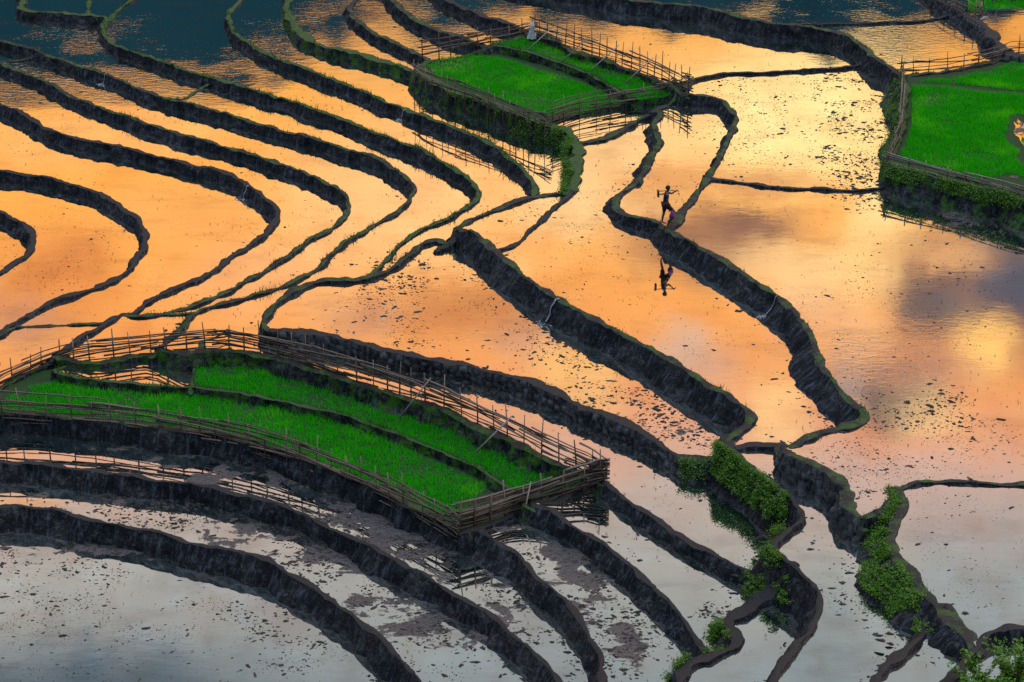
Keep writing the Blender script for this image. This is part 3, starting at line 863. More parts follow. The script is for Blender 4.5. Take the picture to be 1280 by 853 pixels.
rice([(1140, 108), (1180, 110), (1230, 116), (1300, 122), (1520, 150), (1520, 262), (1330, 236), (1268, 219), (1225, 224), (1180, 212), (1130, 202), (1126, 195), (1140, 160)], 'RN', 420, .2, 6, bare=[(1272, 165, 14, 24), (1280, 195, 8, 12), (1258, 222, 10, 3)])
rice([(1146, 103), (1190, 98), (1240, 90), (1262, 80), (1520, 84), (1520, 142), (1280, 115), (1230, 109), (1180, 105)], 'RN', 420, .2, 7)
rice([(1206, 14), (1226, 12), (1262, 10), (1330, 8), (1330, -30), (1262, -20), (1215, -12)], 'E8', 300, .2, 8)

def puddle(px, py, rx, ry, key, seed):
    x, y, z = at(px, py, Z[key] + .012)
    x1, _, _ = at(px + rx, py, Z[key]); _, y1, _ = at(px, py - ry, Z[key])
    a, b = x1 - x, y1 - y
    vs = [(x, y, z)]
    for k in range(40):
        an = 2 * math.pi * k / 40
        q = 1 + 1.1 * float(fbm(np.array([[math.cos(an) * 1.6 + seed, math.sin(an) * 1.6, seed]]), 4, 4)[0])
        vs.append((x + a * q * math.cos(an), y + b * q * math.sin(an), z))
    o = mesh_obj('water', vs, [(0, k + 1, (k + 1) % 40 + 1) for k in range(40)], M_WATER, kind='structure', smooth=False)
    for nm, val in (('mud', .52), ('ripple', .2)):
        o.data.attributes.new(nm, 'FLOAT', 'POINT').data.foreach_set('value', np.full(41, val, np.float32))
for k, q in enumerate(((505, 517, 24, 3.5, 'BED1'), (543, 528, 18, 3, 'BED1'), (665, 583, 20, 4, 'BED1'), (612, 552, 12, 3, 'BED1'), (1279, 165, 9, 20, 'RN'), (1268, 222, 7, 2, 'RN'))):
    puddle(*q, k)

# ------------------------------------------------------------------ bamboo fences
G_FENCE = 'bamboo fences round the rice seedbeds'
def along(path):
    seg = np.linalg.norm(np.diff(path[:, :2], axis=0), axis=1)
    s = np.concatenate([[0], np.cumsum(seg)])
    return s
def fence(label, pts, gap=.68, post=(1.25, .5), rails=(), pole=(2.6, 4.6), off_=0.0, slack=.05, thick=.032, braces=(), tilt=.04, wood=None, seed=0):
    """pts: crest of the ground as seen in the photograph with level keys; rails: heights above that ground"""
    r = random.Random(seed * 17 + 3)
    zc = None; rows = []
    for p in pts:
        if isinstance(p, (str, float, int)): zc = Z[p] if isinstance(p, str) else p
        else: rows.append((p[0], p[1], zc))
    c = catmull(rows)
    w = np.array([at(a, b, z) for a, b, z in c])
    s = along(w)
    L = s[-1]
    def pos(u):
        u = min(max(u, 0), L)
        return Vector([float(np.interp(u, s, w[:, k])) for k in range(3)])
    def nrm(u):
        a, b = pos(u - .3), pos(u + .3)
        v = (b - a); v.z = 0; v.normalize()
        return Vector((-v.y, v.x, 0)), v
    mid = pos(L / 2)
    root = thing('bamboo_fence', label, 'fence', mid, G_FENCE)
    up, dn = post
    u = 0.0; npst = 0
    while u <= L + 1e-6 and npst < 98:
        p = pos(u); n_, t_ = nrm(u)
        p = p + n_ * (off_ + r.uniform(-.03, .03))
        h = up * r.uniform(.78, 1.12)
        lean = n_ * r.uniform(-tilt, tilt) * 2 + t_ * r.uniform(-tilt, tilt) * 1.6
        path = [p + Vector((0, 0, -dn)) , p + lean * .3 + Vector((0, 0, h * .4)), p + lean * h + Vector((r.uniform(-.01, .01), r.uniform(-.01, .01), h))]
        rr = thick * r.uniform(.7, 1.1)
        v, f = tube(path, [rr, rr * .9, rr * .65], 6)
        mesh_obj('post', v, f, M_POST, root)
        npst += 1
        u += gap * r.uniform(.72, 1.25)
    nr_ = 0
    for row in rails:
        hgt, sgn = (row if isinstance(row, tuple) else (row, 1))
        u = -r.uniform(0, .6)
        while u < L - .3 and nr_ < 98:
            ln = r.uniform(*pole)
            e = min(u + ln, L + .25)
            k = max(4, int((e - u) / .45))
            base = hgt + r.gauss(0, slack); d0, d1 = r.gauss(0, slack * 1.6), r.gauss(0, slack * 1.6)
            if r.random() < .10: d1 += r.choice((-1, 1)) * r.uniform(.12, .28)
            side = sgn * r.uniform(.02, .06)
            path = []
            for q in range(k + 1):
                uu = u + (e - u) * q / k
                p = pos(uu); n_, t_ = nrm(uu)
                if uu < 0: p = p + t_ * uu
                if uu > L: p = p + t_ * (uu - L)
                path.append(p + n_ * (off_ + side + r.uniform(-.012, .012)) + Vector((0, 0, base + d0 + (d1 - d0) * q / k + r.gauss(0, .012))))
            rr = thick * r.uniform(.6, 1.15)
            v, f = tube(path, [rr * (1.1 - .45 * q / k) for q in range(k + 1)], 5)
            mesh_obj('rail', v, f, wood or M_WOOD, root)
            nr_ += 1
            u = e - r.uniform(.2, .8)
    for (fr, back, h) in braces:
        p = pos(L * fr); n_, t_ = nrm(L * fr)
        a = p + n_ * off_ + Vector((0, 0, h)); b = p + n_ * (off_ + back) + t_ * (-.35) + Vector((0, 0, -.15))
        v, f = tube([a + (a - b) * .06, (a + b) / 2, b], [.022, .028, .03], 6)
        mesh_obj('brace', v, f, M_PALE, root)
    return root

# large front seedbed
fence('left stretch of the front seedbed far fence, rising to its peak corner',
      ['W2', (-50, 514), (0, 491), (40, 473), (70, 461), 'W1', (100, 453), (150, 448), (188, 444), 'P2', (230, 440), (262, 437), (281, 436)], gap=.75, post=(1.2, .5),
      rails=[.0, .10, .2, .29, (.37, -1), .45, .53, (.6, -1), .67, .73], seed=1, slack=.04)
fence('right stretch of the front seedbed far fence, with leaning props, below the stone wall',
      ['P2', (286, 437), (330, 445), (380, 457), (430, 473), (480, 487), (540, 507), (593, 529), (640, 551), (690, 575), (735, 594), (751, 603)], gap=.66, post=(1.15, .55),
      rails=[.0, .09, .18, .27, (.35, -1), .42, .50, .57, (.64, -1), .70, .76], braces=[(.52, -1.1, .9), (.75, -1.2, .8)], seed=2, slack=.065)
fence('long near fence of the front seedbed with the lower green bed right behind it',
      ['BED2', (-50, 515), (0, 516), (60, 519), (150, 526), (230, 537), (300, 550), (370, 570), (430, 592), (490, 618), (540, 643), (574, 661)], gap=.74, post=(1.02, 1.1), off_=-.26,
      rails=[-.4, -.32, (-.24, -1), -.16, -.08, .0, (.08, -1), .16, .24, .32, (.4, -1), .48, .56, .63, .7], seed=3, slack=.06, pole=(3.4, 5.6))
fence('short thickly laid end fence of the front seedbed with a pale stick leaning on it',
      [-1.1, (573, 661), (610, 652), (640, 642), -.95, (670, 633), -.75, (700, 623), -.6, (730, 612), -.43, (752, 605)], gap=.62, post=(1.1, .6),
      rails=[-.08, .0, .07, .14, .21, .28, .35, .42, .49, .55, .62, .68, .74, .80, (.12, -1), (.3, -1), (.45, -1), (.6, -1)], pole=(2.5, 4.5), thick=.038, seed=4, slack=.05, braces=[(.52, -.5, .85)])
# square seedbed
fence('fence along the far left side of the square seedbed, ending beside the white cloth',
      ['E3', (528, 73), (560, 67), (600, 59), (640, 52), (667, 47)], gap=.8, post=(1.05, .5), rails=[.12, .24, .36, (.47, -1), .57, .66, .74, .80], seed=5)
fence('fence along the far right side of the square seedbed with several leaning props',
      ['E4', (667, 46), (720, 63), (763, 77), (819, 98), (861, 117)], gap=.52, post=(1.25, .55), rails=[-.02, .12, .26, (.38, -1), .50, .60, .70, (.78, -1)], braces=[(.12, -1.2, .75), (.34, -1.3, .8), (.52, -1.3, .8), (.74, -1.2, .8)], seed=6)
fence('stilted near left fence of the square seedbed on long stakes above the overgrown bank',
      [1.0, (527, 95), (541, 104), (580, 118), (617, 131), (650, 144), (692, 160)], gap=.5, post=(.85, 1.15), off_=-.36, rails=[.16, .26, .36, (.45, -1), .52, .58], seed=7, thick=.026)
fence('near right fence of the square seedbed in front of the small corner pond',
      ['A', (690, 154), (720, 144), (760, 136), (800, 130), (832, 124), (861, 118)], gap=.75, post=(1.0, .7), rails=[-.10, -.03, .04, .11, .18, .25, .32, (.40, -1), .47, .54, (.6, -1), .66, .72], thick=.024, seed=8, braces=[])
# right hand seedbed
fence('upper fence of the right hand seedbed running toward the stony corner mound',
      ['RN', (1126, 94), (1150, 92), (1186, 89), (1225, 82), (1252, 74), (1266, 69), (1300, 68)], gap=.75, post=(.85, .4), rails=[.06, .16, .27, (.36, -1), .45, .52], seed=9)
fence('ragged short fence up the left end of the right hand seedbed',
      ['RN', (1127, 95), (1128, 115), (1127, 140), (1125, 165), (1116, 188), (1110, 203)], gap=.65, post=(.7, .5), rails=[.05, .16, .26, (.36, -1), .45], seed=10, slack=.1, tilt=.1)
fence('weathered lower fence of the right hand seedbed above the mirrored bank',
      ['RN', (1109, 206), (1140, 214), (1180, 224), (1225, 235), (1264, 246), (1330, 264), (1440, 292)], gap=.8, post=(.55, .9), rails=[-.16, -.08, .0, .08, .16, (.24, -1), .31, .37], wood=M_PALE, seed=11, thick=.036)
fence('small dark fence in the far right corner by the strip of green',
      ['E8', (1165, -8), (1195, 10), (1225, 22), (1228, 8), (1262, 4), (1320, 2)], gap=.8, post=(.8, .4), rails=[.1, .22, .34, .45, .55], seed=12)

# white cloth on a stake
x, y, z = at(665, 52, Z['B'])
root = thing('scarecrow_cloth', 'white cloth hung on a stake at the far corner of the square seedbed', 'scarecrow', (x, y, Z['B']))
v, f = tube([(x, y, z - .3), (x, y, z + .7), (x + .02, y, z + 1.05)], [.02, .018, .014], 6)
mesh_obj('stake', v, f, M_POST, root)
M_CLOTH = mat_simple('white_cloth', (.45, .47, .5), (.65, .66, .68), 9, .8, .3)
vs, fs = [], []
for j in range(9):
    q = j / 8
    for i in range(12):
        a = 2 * math.pi * i / 12
        rr = .06 + .17 * q + .03 * math.sin(3 * a + 4 * q) + (.08 if j == 2 else 0) * abs(math.cos(a))
        vs.append((x + rr * math.cos(a), y + rr * .55 * math.sin(a), z + .92 - .78 * q + .02 * math.sin(5 * a)))
for j in range(8):
    for i in range(12):
        fs.append((j * 12 + i, j * 12 + (i + 1) % 12, j * 12 + 12 + (i + 1) % 12, j * 12 + 12 + i))
fs.append(tuple(range(11, -1, -1)))
mesh_obj('cloth', vs, fs, M_CLOTH, root)
exec_person = True

# ------------------------------------------------------------------ walking person
def skin_mesh(name, joints, bones, mat, parent, levels=2, root_j=0):
    me = bpy.data.meshes.new(name)
    me.from_pydata([j[:3] for j in joints], [], [])
    me.edges.add(len(bones))
    me.edges.foreach_set('vertices', np.array(bones, dtype=np.int32).ravel())
    me.update()
    o = bpy.data.objects.new(name, me)
    COL.objects.link(o)
    o.modifiers.new('skin', 'SKIN').use_smooth_shade = True
    if not me.skin_vertices:
        bpy.context.view_layer.objects.active = o
    sk = me.skin_vertices[0].data
    for i, j in enumerate(joints):
        rx, ry = (j[3], j[4]) if len(j) > 4 else (j[3], j[3])
        sk[i].radius = (rx, ry)
        sk[i].use_root = (i == root_j)
    ss = o.modifiers.new('sub', 'SUBSURF'); ss.levels = levels; ss.render_levels = levels
    dg = bpy.context.evaluated_depsgraph_get()
    ev = o.evaluated_get(dg)
    m2 = bpy.data.meshes.new_from_object(ev)
    o.modifiers.clear()
    o.data = m2
    m2.name = name
    m2.materials.clear(); m2.materials.append(mat)
    for p in m2.polygons: p.use_smooth = True
    if parent: o.parent = parent
    return o

M_SKIN = mat_simple('tanned_skin', (.10, .045, .028), (.14, .065, .04), 9, .55, .05)
M_SHIRT = mat_simple('navy_shirt', (.010, .016, .040), (.02, .03, .07), 9, .85, .4)
M_SHORTS = mat_simple('dark_maroon_shorts', (.035, .008, .016), (.08, .016, .032), 9, .85, .4)
M_HAIR = mat_simple('black_hair', (.006, .005, .005), (.012, .011, .01), 30, .6, .5)
M_BAG = mat_simple('purple_bag', (.16, .035, .17), (.26, .07, .24), 9, .6, .5)
M_IRON = mat_simple('hoe_iron', (.02, .02, .02), (.05, .05, .05), 20, .5, .3)

px_, py_, pz_ = at(831, 281, Z['R'] + .10)
person = thing('person', 'person in dark shirt and maroon shorts walking along a terrace wall', 'person', (px_, py_, pz_))
person.rotation_euler = (0, 0, R(4)); person.scale = (.94,) * 3
# x forward (to the right in the photograph), y away from the camera, z up
J = []; Bn = []
def jt(x, y, z, r, r2=None, link=None):
    J.append((x, y, z, r, r2 or r))
    if link is not None: Bn.append((link, len(J) - 1))
    return len(J) - 1
pel = jt(0, 0, .90, .13, .11)
ab = jt(.01, 0, 1.05, .115, .10, pel)
ch = jt(.03, 0, 1.22, .14, .11, ab)
up_ = jt(.045, 0, 1.34, .09, .08, ch)
nk = jt(.065, 0, 1.415, .048, .048, up_)
jaw = jt(.085, 0, 1.475, .062, .062, nk)
hd = jt(.09, 0, 1.56, .088, .078, jaw)
hd2 = jt(.085, 0, 1.615, .06, .055, hd)
nose = jt(.185, 0, 1.535, .014, .014, hd)
# far (standing) and near (stepping) legs
h1 = jt(-.01, .095, .86, .088, None, pel); k1 = jt(-.03, .10, .47, .056, None, h1); c1 = jt(-.075, .10, .32, .052, None, k1); a1 = jt(-.10, .10, .085, .034, None, c1); t1 = jt(-.02, .10, .035, .034, None, a1); u1 = jt(.09, .10, .022, .026, None, t1)
h2 = jt(.03, -.095, .85, .088, None, pel); k2 = jt(.36, -.11, .60, .058, None, h2); c2 = jt(.31, -.11, .44, .052, None, k2); a2 = jt(.20, -.11, .185, .034, None, c2); t2 = jt(.28, -.11, .125, .034, None, a2); u2 = jt(.39, -.11, .115, .026, None, t2)
# near arm hangs forward to the bag, far arm is raised to the shaft
s1 = jt(.03, -.17, 1.325, .055, None, up_); e1 = jt(.06, -.22, 1.05, .040, None, s1); w1 = jt(.20, -.20, .83, .026, None, e1); p1 = jt(.235, -.195, .77, .030, .018, w1)
s2 = jt(.05, .17, 1.325, .055, None, up_); e2 = jt(.27, .20, 1.24, .038, None, s2); w2 = jt(.40, .13, 1.37, .025, None, e2); p2 = jt(.445, .095, 1.405, .030, .018, w2)
for base, dx, dz, sy in ((p1, .012, -.045, -.195), (p2, .02, .012, .09)):
    bx, by, bz = J[base][:3]
    for q in range(4):
        o_ = (q - 1.5) * .019
        if base == p1: a = (bx + o_ * .9 + .008, by - .004, bz - .045); b = (bx + o_ * .9 + .004, by + .020, bz - .062 - .004 * (1.5 - abs(q - 1.5)))
        else: a = (bx + .035, by + o_ * .9, bz + .025); b = (bx + .052, by + o_ * .9, bz - .006)
        m_ = jt(*a, .0095, None, base); jt(*b, .0085, None, m_)
    m_ = jt(bx + .012, by + .035 * (1 if base == p1 else -1), bz - .012, .011, None, base); jt(bx + .028, by + .045 * (1 if base == p1 else -1), bz - .03, .009, None, m_)
body = skin_mesh('body', J, Bn, M_SKIN, person, 2, pel)
skin_mesh('shirt', [(0, 0, .88, .142, .122), (.01, 0, 1.05, .128, .113), (.03, 0, 1.22, .152, .124), (.045, 0, 1.345, .10, .09),
                    (.035, -.165, 1.325, .072, .072), (.045, -.20, 1.19, .064, .064), (.055, .165, 1.325, .072, .072), (.17, .185, 1.28, .062, .062)],
          [(0, 1), (1, 2), (2, 3), (3, 4), (4, 5), (3, 6), (6, 7)], M_SHIRT, person, 2, 0)
skin_mesh('shorts', [(0, 0, .93, .145, .126), (-.01, .095, .84, .112, .112), (-.03, .10, .50, .088, .088), (.03, -.095, .84, .112, .112), (.30, -.108, .63, .092, .092)],
          [(0, 1), (1, 2), (0, 3), (3, 4)], M_SHORTS, person, 2, 0)
# hair as a cap over the skull
vs, fs = [], []
for j in range(8):
    ph = j / 7 * math.radians(112)
    for i in range(16):
        a = 2 * math.pi * i / 16
        lim = ph * (1 - .42 * max(0, math.cos(a)))
        vs.append((.085 + .104 * math.sin(lim) * math.cos(a), .094 * math.sin(lim) * math.sin(a), 1.565 + .108 * math.cos(lim)))
for j in range(7):
    for i in range(16):
        fs.append((j * 16 + i, j * 16 + 16 + i, j * 16 + 16 + (i + 1) % 16, j * 16 + (i + 1) % 16))
hair = mesh_obj('hair', vs, fs, M_HAIR); hair.parent = person

def place(o):
    o.location = person.location; o.rotation_euler = person.rotation_euler; o.scale = person.scale
hoe = thing('hoe', 'hoe with a broad blade lying across the walking person\'s shoulders', 'hoe', (px_, py_, pz_)); place(hoe)
v, f = tube([(-.27, .09, 1.395), (.05, .095, 1.41), (.30, .097, 1.405), (.56, .09, 1.375)], [.018, .018, .017, .016], 8)
o = mesh_obj('shaft', v, f, M_POST); o.parent = hoe
pts = []
for (xx, zz, hw_) in ((-.30, 1.45, .05), (-.29, 1.40, .085), (-.285, 1.30, .095), (-.29, 1.18, .10), (-.285, 1.165, .09)):
    pts += [(xx - .035, .09 - hw_, zz), (xx + .035, .09 - hw_, zz), (xx + .035, .09 + hw_, zz), (xx - .035, .09 + hw_, zz)]
fs = [(0, 1, 2, 3), (19, 18, 17, 16)]
for j in range(4):
    for k in range(4):
        fs.append((j * 4 + k, j * 4 + 4 + k, j * 4 + 4 + (k + 1) % 4, j * 4 + (k + 1) % 4))
o = mesh_obj('blade', pts, fs, M_IRON, smooth=False); o.parent = hoe
bag = thing('bag', 'purple bag hanging from the walking person\'s lowered hand', 'bag', (px_, py_, pz_)); place(bag)
vs, fs = [], []
for j in range(10):
    q = j / 9
    rr = .14 * (math.sin(math.pi * (.12 + .80 * q)) ** .6) * (.45 + .75 * q if q < .6 else .9)
    for i in range(14):
        a = 2 * math.pi * i / 14
        k = 1 + .08 * math.sin(3 * a + 5 * q)
        vs.append((.25 + rr * k * math.cos(a), -.215 + rr * .55 * k * math.sin(a), .665 - .36 * q))
for j in range(9):
    for i in range(14):
        fs.append((j * 14 + i, j * 14 + 14 + i, j * 14 + 14 + (i + 1) % 14, j * 14 + (i + 1) % 14))
fs.append(tuple(range(14))); fs.append(tuple(range(9 * 14 + 13, 9 * 14 - 1, -1)))
o = mesh_obj('sack', vs, fs, M_BAG); o.parent = bag
v, f = tube([(.20, -.215, .655), (.225, -.20, .72), (.24, -.185, .735), (.27, -.20, .72), (.30, -.215, .655)], .011, 6)
o = mesh_obj('handle', v, f, M_BAG); o.parent = bag

# ------------------------------------------------------------------ debris on the water
def clods(points, sizes, seed):
    """flattened, uneven lumps of mud and weed"""
    r = np.random.default_rng(seed)
    N = len(points)
    k = 6
    an = np.arange(k) / k * 2 * np.pi
    a = an[None, :] + r.uniform(0, 6.28, (N, 1))
    rad = sizes[:, None] * r.uniform(.45, 1.25, (N, k))
    st = r.uniform(.9, 3.0, (N, 1)); rot = r.normal(0, .6, (N, 1))
    lx, ly = np.cos(a) * rad * st, np.sin(a) * rad
    gx = lx * np.cos(rot) - ly * np.sin(rot); gy = lx * np.sin(rot) + ly * np.cos(rot)
    ring = np.stack([points[:, None, 0] + gx, points[:, None, 1] + gy, np.broadcast_to(points[:, None, 2] - .012, (N, k))], -1)
    mid = np.stack([points[:, None, 0] + gx * .55, points[:, None, 1] + gy * .55, points[:, None, 2] + sizes[:, None] * r.uniform(.15, .55, (N, k))], -1)
    V = np.concatenate([ring, mid], 1)          # 2k per clod
    o = np.arange(N)[:, None] * (2 * k)
    i = np.arange(k); j = (i + 1) % k
    quad = np.stack([i, j, j + k, i + k], -1)
    F4 = (o[:, :, None] + quad[None]).reshape(-1, 4)
    t1 = np.stack([i * 0 + k, k + i, k + j, k + j], -1)[1:-1]
    F4b = (o[:, :, None] + np.stack([np.full(k // 2 - 1, k), k + 1 + 2 * np.arange(k // 2 - 1), k + 2 + 2 * np.arange(k // 2 - 1), k + 3 + 2 * np.arange(k // 2 - 1)], -1)[None]).reshape(-1, 4)
    return V.reshape(-1, 3), np.concatenate([F4, F4b])

# px, py, rx, ry, lumps per square metre, size
DEB = [(1010, 150, 170, 75, 5.0, .030), (1080, 200, 50, 50, 16, .055), (1060, 120, 50, 40, 12, .045), (560, 400, 130, 80, 6, .035), (640, 460, 120, 50, 9, .05), (500, 345, 60, 25, 14, .05), (620, 360, 40, 60, 6, .04), (800, 510, 100, 40, 11, .055), (880, 545, 40, 15, 10, .05),
       (1160, 520, 120, 30, 6, .05), (1090, 590, 80, 40, 10, .03), (1180, 560, 120, 40, 6, .03), (1150, 400, 200, 110, 2.4, .024), (700, 280, 60, 50, 3.5, .025), (720, 360, 110, 80, 2.5, .022), (900, 440, 80, 60, 1.6, .025), (200, 790, 280, 60, 6, .03), (120, 740, 160, 40, 8, .035), (330, 790, 100, 50, 8, .045), (60, 700, 80, 30, 9, .05),
       (480, 700, 120, 60, 12, .06), (560, 790, 60, 50, 10, .06), (640, 740, 50, 70, 16, .06), (760, 770, 60, 70, 16, .055), (300, 640, 260, 25, 8, .06), (480, 640, 90, 40, 10, .06), (1210, 690, 80, 80, 2.6, .026), (1050, 730, 30, 80, 3, .028), (890, 770, 30, 12, 14, .06), (840, 630, 60, 40, 2.5, .03),
       (300, 300, 60, 30, 2.5, .022), (60, 320, 120, 60, 2, .022), (200, 150, 250, 100, 1.2, .02), (420, 180, 180, 80, 1.2, .02), (430, 290, 160, 90, 1.3, .02), (850, 190, 50, 60, 3, .025), (760, 40, 150, 40, .6, .02), (1230, 275, 70, 18, 10, .05), (640, 270, 40, 20, 4, .03), (250, 370, 220, 60, 1.0, .022)]
r = np.random.default_rng(42)
allP, allS, reedP = [], [], []
for lab, va, fs in WATER_TRIS:
    a = va[fs]
    area = .5 * np.abs((a[:, 1, 0] - a[:, 0, 0]) * (a[:, 2, 1] - a[:, 0, 1]) - (a[:, 1, 1] - a[:, 0, 1]) * (a[:, 2, 0] - a[:, 0, 0]))
    cxy = a.mean(1)
    tpx, tpy = to_px(cxy[:, 0], cxy[:, 1], cxy[:, 2])
    vis = (tpx > -150) & (tpx < 1430) & (tpy > -60) & (tpy < 940)
    if not vis.any(): continue
    N = int(area[vis].sum() * 90)
    tri = r.choice(np.flatnonzero(vis), N, p=area[vis] / area[vis].sum())
    b = r.dirichlet((1, 1, 1), N)
    P = (a[tri] * b[:, :, None]).sum(1)
    px, py = to_px(P[:, 0], P[:, 1], P[:, 2])
    dens = np.full(N, .25); size = np.full(N, .018)
    for x, y, rx, ry, dn, sz in DEB:
        g = np.exp(-(((px - x) / rx) ** 2 + ((py - y) / ry) ** 2) ** 2)
        size = np.where(dn * g > dens, sz, size); dens = np.maximum(dens, dn * g)
    cl = fbm(np.stack([P[:, 0] * .8, P[:, 1] * .8, P[:, 2]], 1), 13, 4)
    dens = dens * np.clip(.35 + 2.6 * cl + .25, .06, 2.2)
    keep = r.uniform(0, 7, N) < dens
    P, size = P[keep], size[keep]
    allP.append(P); allS.append(size * .33 * np.exp(r.normal(0, .7, len(P))))
    N2 = int(area[vis].sum() * 1.3)
    tri = r.choice(np.flatnonzero(vis), N2, p=area[vis] / area[vis].sum())
    b = r.dirichlet((1, 1, 1), N2)
    Q = (a[tri] * b[:, :, None]).sum(1)
    cl = fbm(np.stack([Q[:, 0] * .5, Q[:, 1] * .5, Q[:, 2]], 1), 17, 3)
    Q = Q[cl > .02]
    reedP.append(np.repeat(Q, 3, 0) + np.column_stack([r.normal(0, .02, (3 * len(Q), 2)), np.zeros(3 * len(Q))]))
for d in DIKES:
    if not d['wall']: continue
    g = d['grid']; side = d['tall']; low = d['zl'] if side == 0 else d['zr']
    foot = g[0] if side == 0 else g[-1]
    nn = d['nr'] * (1 if side == 0 else -1)
    px, py = to_px(foot[:, 0], foot[:, 1], foot[:, 2])
    near = np.clip((py - 150) / 500, .15, 1) * ((px > -20) & (px < 1300))
    m = int((d['s'][-1] - d['s'][0]) * 16)
    i = r.integers(0, len(foot), m)
    i = i[r.uniform(0, 1, m) < near[i] * np.clip(.4 + 2 * fbm(np.stack([d['s'][i] * .4, 0. * i, 0. * i], 1), 33, 3), 0, 1)]
    o_ = r.exponential(.22, len(i)) - .12
    allP.append(np.column_stack([foot[i, 0] + nn[i, 0] * o_, foot[i, 1] + nn[i, 1] * o_, low[i]])); allS.append(.028 * np.exp(r.normal(0, .6, len(i))))
P = np.concatenate(allP); S = np.clip(np.concatenate(allS), .012, .075)
v, f = clods(P, S, 5)
mesh_obj('floating_debris', v, f, M_CLOD, smooth=False, kind='stuff')
v, f = blades(np.concatenate(reedP), .03, .11, .016, .9, seed=9)
mesh_obj('rice_stubble', v, f, M_CLOD, smooth=False, kind='stuff')
print('clods', len(P))

# ------------------------------------------------------------------ creeping plants on the banks
def leaf_patch(points, normals, size, n, spread, seed, name='ground_cover'):
    r = np.random.default_rng(seed)
    i = r.integers(0, len(points), n)
    c = points[i] + r.normal(0, spread, (n, 3)) + normals[i] * np.abs(r.normal(0, .09, (n, 1)))
    d1 = r.normal(0, 1, (n, 3)); d1[:, 2] *= .5; d1 /= np.linalg.norm(d1, axis=1, keepdims=True)
    d2 = np.cross(d1, normals[i] + r.normal(0, .5, (n, 3))); d2 /= np.linalg.norm(d2, axis=1, keepdims=True) + 1e-9
    L = size * np.exp(r.normal(0, .35, (n, 1)))
    up = np.array([0, 0, 1.0])
    V = np.stack([c - d1 * L, c + d2 * L * .5 + up * L * .15, c + d1 * L, c - d2 * L * .5 + up * L * .15], 1).reshape(-1, 3)
    return mesh_obj(name, V, np.arange(4 * n).reshape(-1, 4), M_LEAF, smooth=False, kind='stuff')
def bank_points(key, box, t0, t1, side=None):
    """points of a dike's tall face that the photograph shows inside the box; t0..t1 from crest (0) to foot (1)"""
    d = DK[key]; g = d['grid']
    side = d['tall'] if side is None else side
    rows = [NS - int(q) for q in range(int(t0 * NS), int(t1 * NS) + 1)] if side == 0 else [NS + 2 + q for q in range(int(t0 * NS), int(t1 * NS) + 1)]
    pts = g[rows].reshape(-1, 3)
    nn = d['nr'] * (1 if side == 0 else -1)
    nrm = np.tile(np.column_stack([nn * .7, np.full(len(nn), .7)]), (len(rows), 1))
    px, py = to_px(pts[:, 0], pts[:, 1], pts[:, 2])
    k = (px > box[0]) & (px < box[2]) & (py > box[1]) & (py < box[3])
    k &= fbm(pts * 1.6, 61, 4) > -.12
    return pts[k], nrm[k]
for key, box, t0, t1, n, seed, side in (('V', (880, 555, 985, 650), 0, .6, 5200, 1, None), ('ST', (850, 555, 930, 600), 0, .8, 1500, 2, None), ('V', (930, 660, 985, 755), .05, .8, 3600, 3, None), ('R2', (1060, 612, 1170, 790), 0, .62, 7000, 4, None),
                             ('X2', (868, 778, 925, 826), 0, .9, 1600, 5, None), ('X2', (820, 815, 870, 853), 0, .8, 1200, 6, None), ('U1', (520, 90, 700, 240), 0, .12, 700, 7, None), ('U1', (640, 140, 735, 245), 0, .85, 2500, 27, None), ('U1', (690, 150, 735, 245), 0, .5, 1500, 17, 1), ('RL', (1080, 100, 1135, 200), 0, .7, 1600, 8, None), ('RL', (1100, 205, 1280, 262), 0, .4, 2200, 9, None)):
    p_, n_ = bank_points(key, box, t0, t1, side)
    print('patch', key, len(p_))
    if len(p_): leaf_patch(p_, n_, .024, int(n * 3.6), .05, seed)

# shrub in the near right corner
def shrub(name, label, px, py, key, n_st, hgt, seed):
    x, y, z = at(px, py, Z[key])
    root = thing(name, label, 'shrub', (x, y, z))
    r = random.Random(seed)
    lp, ln = [], []
    for i in range(n_st):
        a = r.uniform(0, 6.28); sp = r.uniform(.1, .9)
        h = hgt * r.uniform(.5, 1.1)
        p0 = Vector((x + .25 * math.cos(a) * sp, y + .25 * math.sin(a) * sp, z - .1))
        path = [p0]
        for q in range(1, 6):
            f_ = q / 5
            path.append(p0 + Vector((math.cos(a) * sp * f_ * f_ * .8, math.sin(a) * sp * f_ * f_ * .8, h * f_)) + Vector((r.gauss(0, .03), r.gauss(0, .03), 0)))
        v, f = tube(path, [.012 * (1 - .13 * q) for q in range(6)], 5)
        mesh_obj('stem', v, f, M_POST, root)
        for q in range(26):
            f_ = r.uniform(.35, 1.0); k = f_ * 5; b = min(int(k), 4)
            lp.append(path[b].lerp(path[b + 1], k - b)); ln.append((0, 0, 1))
    o = leaf_patch(np.array(lp), np.array(ln, float), .055, len(lp) * 3, .06, seed, 'foliage')
    del o['kind']
    o.parent = root; o.matrix_parent_inverse = Matrix.Translation(-root.location)
shrub('shrub', 'small leafy shrub with thin twigs in the near right corner', 1268, 868, 'R4', 22, 1.5, 3)
shrub('shrub', 'low leafy weed clump beside the bund crossing the near right corner', 1222, 862, 'R4', 12, .7, 5)

